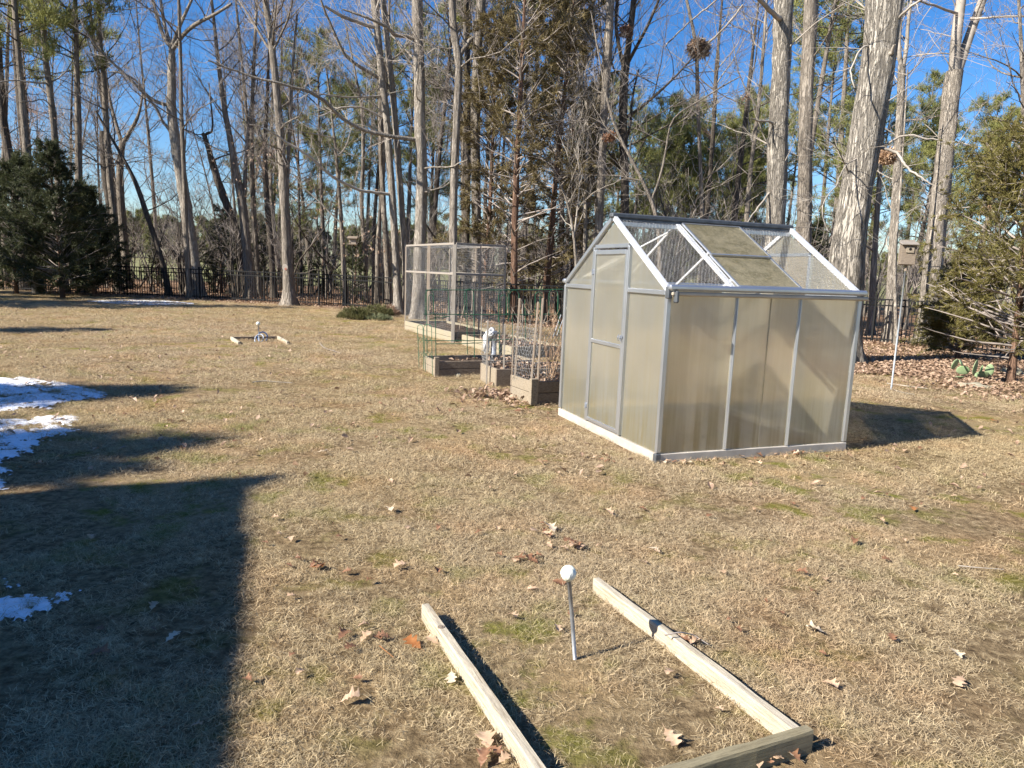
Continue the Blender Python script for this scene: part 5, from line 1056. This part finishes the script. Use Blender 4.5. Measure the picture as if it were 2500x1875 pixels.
b_ = lump('plastic_bag', (0, 0, .42), (.10, .09, .09), 5, 'white_plastic', .35); b_.parent = o; b_ = lump('plastic_bag', (-.07, -.03, .22), (.06, .06, .2), 6, 'white_plastic', .35); b_.parent = o
# dry shrub in bed D
def stems(name, base, n, h, spread, mat, label, cat, seed, r=.004, tw=3):
    rn = random.Random(seed); th = []
    for k in range(n):
        P = wander(rn, (rn.gauss(0, .04), rn.gauss(0, .04), 0), (rn.gauss(0, spread), rn.gauss(0, spread), 1), h*rn.uniform(.6, 1), 8, .1, .03); th.append((P, np.linspace(r, r*.4, 8)))
        for j in range(tw):
            q, _, d = along(P, th[0][1], rn.uniform(.3, 1)); th.append((wander(rn, q, perp_dir(rn, d, R(40)), h*.3*rn.random()+.05, 8, .12, .03), np.linspace(r*.6, r*.25, 8)))
    V, F4 = tubes(th, 4); o = obj(name, mesh_np(name, V, F4, None, (M[mat],), True)); o.location = base; return tag(o, label, cat)
stems('dry_shrub', onplane(1191, 787, aD+eD*.45, uD)*[1, 1, 0]+[0, 0, .26], 17, .95, .16, 'leaf_tan', 'tan leafless berry bush in the staked bed', 'shrub', 3, .0045, 5)
stems('dry_shrub', G(1150, 745), 9, 1.3, .25, 'twig_pale', 'grey bare shrub behind the staked bed', 'shrub', 5, .006, 5)
# low juniper and dry plant by the twin oaks
def low_shrub(px, py, w, d, h, mat, label, seed, n=700):
    rs = np.random.default_rng(seed); c = G(px, py); a = rs.random(n)*6.283; r_ = np.sqrt(rs.random(n)); P = np.stack([w*r_*np.cos(a), d*r_*np.sin(a), h*np.sqrt(np.maximum(0, 1-r_**2))*rs.uniform(.2, 1, n)*(1+.4*np.sin(a*5))], 1); D = np.stack([np.cos(a)*.6, np.sin(a)*.6, np.ones(n)], 1)
    V, F3 = leaf_blades(rs, P, D, 14, .10, .018, .5); o = obj('low_shrub', mesh_np('low_shrub', V, None, F3, (M[mat],))); o.location = c; return tag(o, label, 'shrub')
low_shrub(775, 689, .62, .4, .26, 'juniper', 'low spreading green juniper left of the pale twin oaks', 3); low_shrub(815, 683, .5, .4, .28, 'juniper', 'low green juniper, right part next to the rusty plant', 4, 500); low_shrub(840, 681, .42, .35, .27, 'leaf_litter', 'rusty-brown low plant at the foot of the twin oaks', 5, 300); low_shrub(818, 692, .4, .25, .12, 'ground_green', 'small grey-green flowering plants in front of the juniper', 6, 160)

# ---------------------------------------------------------------- birdhouse
bb0 = G(1925, 841); tp = at(1957.5, 573, bb0[1]); bh = empty('birdhouse', bb0, 0, 'weathered wooden birdhouse on a leaning grey pole, right of the greenhouse', 'birdhouse'); tt = tp-bb0; tu = unit(tt)
mb = MB(); mb.tube([(0, 0, -.05), tt*.5, tt*.97], .0135, 10); mb.build('pole', M['galv'], bh, True)
mb = MB(); mb.tube([tt*.955, tt*1.02], .02, 8); mb.build('pole_sleeve', M['wood_old'], bh, True)
fx = unit(np.array([.97, -.26, 0])-tu*(np.array([.97, -.26, 0])@tu)); fz = tu; fy = np.cross(fz, fx); Rm = np.array([fx, fy, fz]).T
def lb(c, s, name, mat, parent, rx=0, bev=.003):
    mb = MB(); r_ = Rm @ np.array(Matrix.Rotation(rx, 3, 'X')); mb.box(tt+Rm@np.array(c), s, r_, bev); return mb.build(name, mat, parent)
lb((0, 0, .155), (.20, .14, .29), 'box', M['wood_old'], bh); lb((0, .08, .19), (.205, .02, .38), 'back_board', M['wood_grey'], bh); lb((.0, -.03, .325), (.235, .20, .02), 'roof', M['wood_grey'], bh, R(12)); fp = lb((.012, -.079, .225), (.11, .018, .085), 'entrance_plate', M['wood_weathered'], bh)
mb = MB(); c = tt+Rm@np.array([.012, -.0885, .235]); mb.tube([c, c-Rm@np.array([0, .001, 0])], .021, 18); mb.build('entrance_hole', M['hole'], fp)
# bird feeder on its pole
fc = at(759, 520, 23); fd = empty('bird_feeder', (fc[0]+.05, fc[1], 0), 0, 'brown roofed bird feeder on a thin pole near the gate', 'bird feeder'); zf = fc[2]
mb = MB(); mb.tube([(0, 0, 0), (0, 0, zf-.1)], .012, 8); mb.build('pole', M['black_metal'], fd); mb = MB(); mb.box((0, 0, zf-.11), (.30, .22, .03), None, .004); mb.build('tray', M['wood_old'], fd)
mb = MB(); mb.box((0, 0, zf-.005), (.22, .13, .175), None, .004); mb.build('seed_box', M['wood_stake'], fd); mb = MB(); mb.bar((-.16, -.06, zf+.10), (.16, -.06, zf+.10), .17, .02, (0, -.5, 1)); mb.bar((-.16, .06, zf+.10), (.16, .06, zf+.10), .17, .02, (0, .5, 1)); mb.build('roof', M['wood_old'], fd)
# disc on the lawn oak
tc = at(616, 578, 26.35); mb = MB(); mb.tube([(0, .02, 0), (0, -.005, 0), (0, -.012, 0)], [.125, .125, .115], 20); o = mb.build('round_disc', M['wood_grey']); o.location = tc; o.rotation_euler = (0, 0, -.3); tag(o, 'round weathered disc hanging on the lawn oak\'s trunk', 'disc')
mb = MB(); mb.tube([(.03, -.014, -.05), (.03, -.02, -.05)], .05, 12); mb.build('red_mark', M['brick'], o)
# nests
def nest(px, py, Y, r, label, seed, n=420, mats='leaf_brown'):
    rs = np.random.default_rng(seed); c = at(px, py, Y); P = rs.normal(0, 1, (n, 3)); P /= np.linalg.norm(P, axis=1, keepdims=True); D = P.copy(); P *= (rs.random((n, 1))**.4)*np.array([r, r*.8, r*.78])
    V, F3 = leaf_blades(rs, P, D+[0, 0, -.3], 3, r*.42, r*.22, .9); o = obj('leaf_nest', mesh_np('leaf_nest', V, None, F3, (M[mats],))); o.location = c; return tag(o, label, 'nest')
nest(1509, 104, 23.9, .34, 'big ball-shaped squirrel nest of brown leaves, high on the slim pale tree', 1, mats='leaf_litter'); nest(1382, 1, 23, .01, '', 99) if False else None
nest(1400, 72, 22.7, .20, 'dark leaf nest in the fork of the dark many-forked tree', 2, 220, 'leaf_brown') if False else nest(1351, 68, 22.6, .19, 'dark leaf nest in the fork of the dark many-forked tree', 2, 240, 'leaf_brown')
nest(1318, 296, 21.6, .20, 'small clump of brown leaves clinging to the straight grey-brown trunk', 3, 120, 'leaf_brown'); nest(1917, 337, 15.5, .19, 'brown leaf clump under the biggest oak\'s right limb', 4, 300, 'leaf_tan'); nest(1612, 208, 22, .16, 'small hanging cluster of brown leaves left of the flaky oak', 5, 36, 'leaf_litter'); nest(2134, 452, 12.5, .10, 'hanging brown leaves in front of the sky above the olive cedar', 6, 40, 'leaf_tan')
# dead leaves clinging to twigs
def cling(cx, cy, Y, w, h, n, label, seed):
    rs = np.random.default_rng(seed); c = at(cx, cy, Y); P = rs.normal(0, 1, (n, 3))*[w, .8, h]; V, F3 = leaf_blades(rs, P, np.tile([0, 0, -1.], (n, 1)), 2, .09, .05, .8); o = obj('clinging_leaves', mesh_np('clinging_leaves', V, None, F3, (M['leaf_litter'],))); o.location = c; return tag(o, label, 'leaves')
cling(455, 330, 31, 1.1, .5, 110, 'rusty dead leaves clinging to the twigs of the broken leaning tree', 1); cling(590, 390, 28, 1.0, .7, 110, 'rusty dead leaves clinging beside the lawn oak', 2); cling(60, 290, 31, 1.2, .8, 90, 'dark dead leaves clinging near the left edge', 3); cling(720, 450, 26, .8, .5, 70, 'dead leaves clinging above the bird feeder', 4); cling(820, 530, 24, .7, .3, 60, 'dead leaves clinging left of the twin oaks low down', 5)

# ---------------------------------------------------------------- cactus, rocks, sticks
cp = G(2108, 822); ct = empty('prickly_pear', cp, 0, 'prickly pear cactus with flat grey-green pads among the leaves at right', 'cactus')
for k, (cx, cy, w, h, rz, tl) in enumerate([(1150, 1022, 30, 42, .4, .3), (1195, 1012, 36, 26, .9, -.5), (1210, 1068, 44, 34, -.3, .2), (1300, 1048, 42, 56, .7, .1), (1350, 1100, 46, 32, -.2, .5), (1406, 1066, 28, 44, -.6, .1), (1180, 1120, 42, 18, .2, 1.1), (1345, 1060, 30, 30, 1.2, .2)]):
    p = at(1725.4+cx*.2933, 486.6+cy*.2933, cp[1]+.12*(k % 3-1)); sc_ = .2933*12.7/1530; o = lump('pad', p-cp, (w*sc_, .016, h*sc_), k, 'cactus', .06, 3, 3); o.parent = ct; o.rotation_euler = (tl, 0, rz)
mb = MB(); mb.tube([(0, 0, -.02), (.0, .0, .12)], [.04, .03], 8); mb.build('stem', M['cactus'], ct)
o = lump('rock', G(2104, 838)+[0, 0, .0], (.30, .13, .075), 3, 'rock', .25); o.rotation_euler = (0, 0, -.5); tag(o, 'long flat mossy stone in front of the cactus', 'rock')
o = lump('rock', G(2186, 812)+[0, 0, .03], (.2, .14, .11), 4, 'rock', .3); tag(o, 'tan rounded stone right of the cactus', 'rock')
o = lump('rock', G(989.5, 813)+[0, 0, .01], (.05, .05, .04), 5, 'rock', .15, 3); tag(o, 'small round stone in front of the trellis bed', 'rock')
def stick(pp, r, mat, label):
    P = [G(x, y, z) for x, y, z in pp]; b = P[0]*[1, 1, 0]; Q, rr_ = resample(np.array(P)-b, np.linspace(r, r*.5, len(P)), len(P)*4); V, F4 = tubes([(Q, rr_)], 6); o = obj('fallen_stick', mesh_np('fallen_stick', V, F4, None, (M[mat],), True)); o.location = b; tag(o, label, 'stick')
stick([(545, 826, .02), (570, 822, .03), (600, 825, .02), (632, 827, .02)], .009, 'twig_pale', 'pale thin stick lying left on the mid lawn')
stick([(1916, 828, .02), (1960, 834, .03), (2004, 839, .02)], .010, 'twig_pale', 'pale stick right of the birdhouse pole foot, upper one'); stick([(1930, 842, .02), (1955, 849, .02), (1976, 852, .02)], .008, 'twig_pale', 'pale stick right of the birdhouse pole foot, lower one')
stick([(1436, 1372, .09), (1470, 1365, .10), (1500, 1372, .05), (1530, 1392, .03)], .0035, 'twig', 'curved twig lying across the right board of the near frame'); stick([(2070, 1222, .02), (2110, 1226, .02), (2168, 1230, .02)], .004, 'twig_pale', 'thin straight stick at the right, on the bare soil')
stick([(690, 740, .02), (700, 752, .03), (735, 762, .02)], .01, 'twig', 'dark stick on the lawn near the junipers'); stick([(820, 1395, .03), (850, 1420, .03)], .002, 'leaf_rust', 'orange pine needle left of the near frame')

# ---------------------------------------------------------------- snow
def snow(poly, cell, label, seed, h=.035):
    W = np.array([G(x, y)[:2] for x, y in poly]); lo = W.min(0)-.3; hi = W.max(0)+.3; nx = int((hi[0]-lo[0])/cell)+1; ny = int((hi[1]-lo[1])/cell)+1
    X, Y = np.meshgrid(lo[0]+np.arange(nx)*cell, lo[1]+np.arange(ny)*cell, indexing='ij'); D = np.full(X.shape, 1e9); inside = np.zeros(X.shape, bool)
    for k in range(len(W)):
        a, b = W[k], W[(k+1) % len(W)]; ab = b-a; t_ = np.clip(((X-a[0])*ab[0]+(Y-a[1])*ab[1])/(ab@ab), 0, 1); D = np.minimum(D, np.hypot(X-a[0]-t_*ab[0], Y-a[1]-t_*ab[1]))
        cr = ((a[1] > Y) != (b[1] > Y)) & (X < (b[0]-a[0])*(Y-a[1])/(b[1]-a[1]+1e-12)+a[0]); inside ^= cr
    S_ = np.minimum(np.where(inside, D, -D), .09)+.12*field(X, Y, 7+seed)+.09*field(X+.7*Y, Y, 19)+.06*field(X, Y, 41)+.035*field(Y, X, 83)-.042
    Zh = np.clip(S_*.22, -.03, h*.5)+.004*field(X, Y, 60)*(S_ > 0); Zh += .006
    ok = S_ > -.02; q = ok[:-1, :-1] & ok[1:, :-1] & ok[:-1, 1:] & ok[1:, 1:]; i, j = np.nonzero(q); k = i*ny+j
    c = np.array([*W.mean(0), 0]); V = np.stack([X, Y, Zh], -1).reshape(-1, 3)-c; F4 = np.stack([k, k+ny, k+ny+1, k+1], 1); u_, inv = np.unique(F4, return_inverse=True)
    o = obj('snow_patch', mesh_np('snow_patch', V[u_], inv.reshape(-1, 4), None, (M['snow'],), True)); o.location = c; return tag(o, label, 'snow', 'melting snow patches')
snow([(-380, 812), (60, 815), (110, 824), (150, 828), (200, 842), (243, 850), (215, 862), (150, 866), (110, 884), (50, 890), (0, 893), (-380, 900)], .02, 'thin snow patch, farther one in the left shade', 1)
snow([(-380, 912), (60, 905), (120, 898), (165, 896), (184, 905), (150, 925), (172, 943), (110, 950), (80, 972), (40, 985), (12, 1000), (32, 1040), (8, 1068), (-380, 1085)], .018, 'snow patch with its top edge in bright sun, left edge', 2)
snow([(-380, 1245), (20, 1258), (33, 1272), (5, 1290), (-380, 1295)], .012, 'small snow scrap in the house shadow at the left edge', 3, .025); snow([(-380, 1306), (0, 1300), (38, 1290), (95, 1292), (185, 1271), (188, 1280), (150, 1294), (120, 1316), (95, 1328), (60, 1340), (0, 1345), (-380, 1350)], .012, 'pointed snow patch nearest the camera, in the house shadow', 4, .025)
snow([(185, 651), (230, 648), (290, 647), (350, 650), (425, 655), (420, 658), (330, 659.5), (250, 657)], .06, 'long thin snow strip in front of the left fence', 5)

# ---------------------------------------------------------------- the house and evergreens outside the frame that shade the lawn
z_e = 4.2; h1 = caster((-1.50, 4.03), z_e); ed = unit(np.array([.323, -.946, 0])); wd_ = np.array([ed[1], -ed[0], 0]); hb = np.array([h1[0], h1[1], 0])-ed*0+wd_*.25+ed*.25
hs = empty('house', hb, 0, 'grey sided house with two added shadow-shaping blocks, standing left behind the camera and shading the lawn', 'house'); Lh, Wh = 11.0, 6.5
Rh = np.array([ed, wd_, np.cross(ed, wd_)]).T; sgn = np.sign(Rh[2, 2]); 
def hp(a, b, z): return ed*a+wd_*b+Z*z
mb = MB(); mb.box(hp(Lh/2, Wh/2, 2.1), (Lh, Wh, 4.2), np.array([ed, wd_, Z]).T); mb.build('walls', M['siding'], hs)
mb = MB(); 
e0 = [hp(-.25, -.25, z_e), hp(Lh+.25, -.25, z_e), hp(Lh+.25, Wh+.25, z_e), hp(-.25, Wh+.25, z_e), hp(3, Wh/2, z_e+1.2), hp(Lh-3, Wh/2, z_e+1.2)]
e1 = [p-Z*.12 for p in e0[:4]]
mb.add(np.array(e0+e1), [(0, 1, 5, 4), (2, 3, 4, 5), (0, 6, 7, 1), (1, 7, 8, 2), (2, 8, 9, 3), (3, 9, 6, 0), (6, 9, 8, 7)], [(3, 0, 4), (1, 2, 5)]); mb.build('roof', M['shingle'], hs)
chz = 6.3; cc = caster((-1.64, 5.17), chz)-hb; mb = MB(); c1 = cc+wd_*.6-(-ed)*.32; 
mb.box((c1[0], c1[1], chz/2), (.75, 1.35, chz), np.array([ed, wd_, Z]).T); vv = mb.V[0]; sid = (vv-c1)@ed; vv[(vv[:, 2] > 3) & (sid > 0), 2] -= .62; mb.build('shadow_block_tall', M['brick'], hs)  # slant-topped block added out of view to shape the lawn shadow's tip
c2 = cc+wd_*.62+ed*.95
mb = MB(); mb.box((c2[0], c2[1], 2.75), (2.0, 3.0, 5.5), np.array([ed, wd_, Z]).T); mb.build('shadow_block_low', M['siding'], hs)  # unseen block added to fill the lit gap in the house shadow
for b in (2.2, 5.0, 8.0):
    mb = MB(); mb.box(hp(b, -.02, 1.6), (1.0, .06, 1.3), np.array([ed, wd_, Z]).T, .01); w_ = mb.build('window', M['alu_white'], hs); mb = MB(); mb.box(hp(b, -.055, 1.6), (.86, .02, 1.16), np.array([ed, wd_, Z]).T); mb.build('pane', M['window_glass'], w_)
shade = cedar(560, 9.0, 2.3, 150, 'cedar_dark', 10, .16, .05, .08, sprigs=4, top=.6); first = True
for (sx_, sy_), h, lab in [((-3.9, 8.5), 8, 'evergreen left of the photo\'s frame, casting the upper lawn shadow'), ((-3.3, 6.0), 9.5, 'evergreen behind the house, left of the frame'), ((-5.0, 5.9), 9.5, 'evergreen beside the house\'s far side, left of the frame'), ((-6.6, 8.3), 7, 'smaller evergreen left of the frame'), ((-3.0, 5.62), 8.6, 'slim evergreen close by the house, left of the frame'), ((-3.35, 5.72), 9.0, 'evergreen touching the house\'s north-west corner, left of the frame'), ((-3.5, 5.35), 8.2, 'evergreen beyond the house\'s north-west corner, left of the frame'), ((-4.9, 7.7), 8, 'second evergreen left of the frame shading the farther snow patch'), ((-9.0, 15.1), 7.5, 'evergreen far left of the frame, shading the lawn edge'),
                          ((-8.6, 25.4), 9, 'evergreen beyond the frame\'s left edge, shading the far lawn'), ((-11.5, 25.8), 9, 'evergreen outside the left edge near the fence'), ((-14.8, 27.5), 11, 'tall evergreen outside the left edge near the fence'), ((-16.5, 30.5), 12.5, 'tallest evergreen outside the left edge behind the fence')]:
    c_ = caster((sx_, sy_), h)
    put(shade, (c_[0], c_[1]), rr.random()*6, h/9.0, lab, 'cedar', 'evergreens outside the frame')

# ---------------------------------------------------------------- light, sky, camera
sc = bpy.context.scene
w = bpy.data.worlds.new('World'); sc.world = w; w.use_nodes = True; nt = w.node_tree; bg = nt.nodes['Background']
sky = nt.nodes.new('ShaderNodeTexSky'); sky.sky_type = 'NISHITA'; sky.sun_disc = False; sky.sun_elevation = EL; sky.sun_rotation = math.atan2(-ca, -sa_); sky.altitude = 0; sky.air_density = 1.0; sky.dust_density = .3; sky.ozone_density = 3.5
hs_ = nt.nodes.new('ShaderNodeHueSaturation'); hs_.inputs['Saturation'].default_value = 1.34; hs_.inputs['Hue'].default_value = .509
nt.links.new(sky.outputs[0], hs_.inputs['Color']); nt.links.new(hs_.outputs[0], bg.inputs['Color']); bg.inputs['Strength'].default_value = .074
sl_ = bpy.data.lights.new('sun', 'SUN'); sl_.energy = 5; sl_.angle = R(.53); sl_.color = (1, .94, .85); so = bpy.data.objects.new('sun', sl_); link(so)
dv = Vector((ca*math.cos(EL), sa_*math.cos(EL), -math.sin(EL))); so.rotation_euler = dv.to_track_quat('-Z', 'Y').to_euler(); so.location = (-20, -10, 30)
cam = bpy.data.cameras.new('camera'); co = bpy.data.objects.new('camera', cam); link(co); sc.camera = co
cam.sensor_width = 36; cam.sensor_fit = 'HORIZONTAL'; cam.lens = F/2500*36; cam.clip_start = .05; cam.clip_end = 3000
mw = Matrix(((RT[0], UP[0], -fw[0], 0), (RT[1], UP[1], -fw[1], 0), (RT[2], UP[2], -fw[2], H), (0, 0, 0, 1))); co.matrix_world = mw
sc.render.engine = 'CYCLES'; sc.view_settings.view_transform = 'Standard'; sc.view_settings.look = 'None'; sc.view_settings.exposure = 1.25; sc.view_settings.gamma = 1
sc.cycles.max_bounces = 8; sc.cycles.transparent_max_bounces = 12; sc.cycles.diffuse_bounces = 3
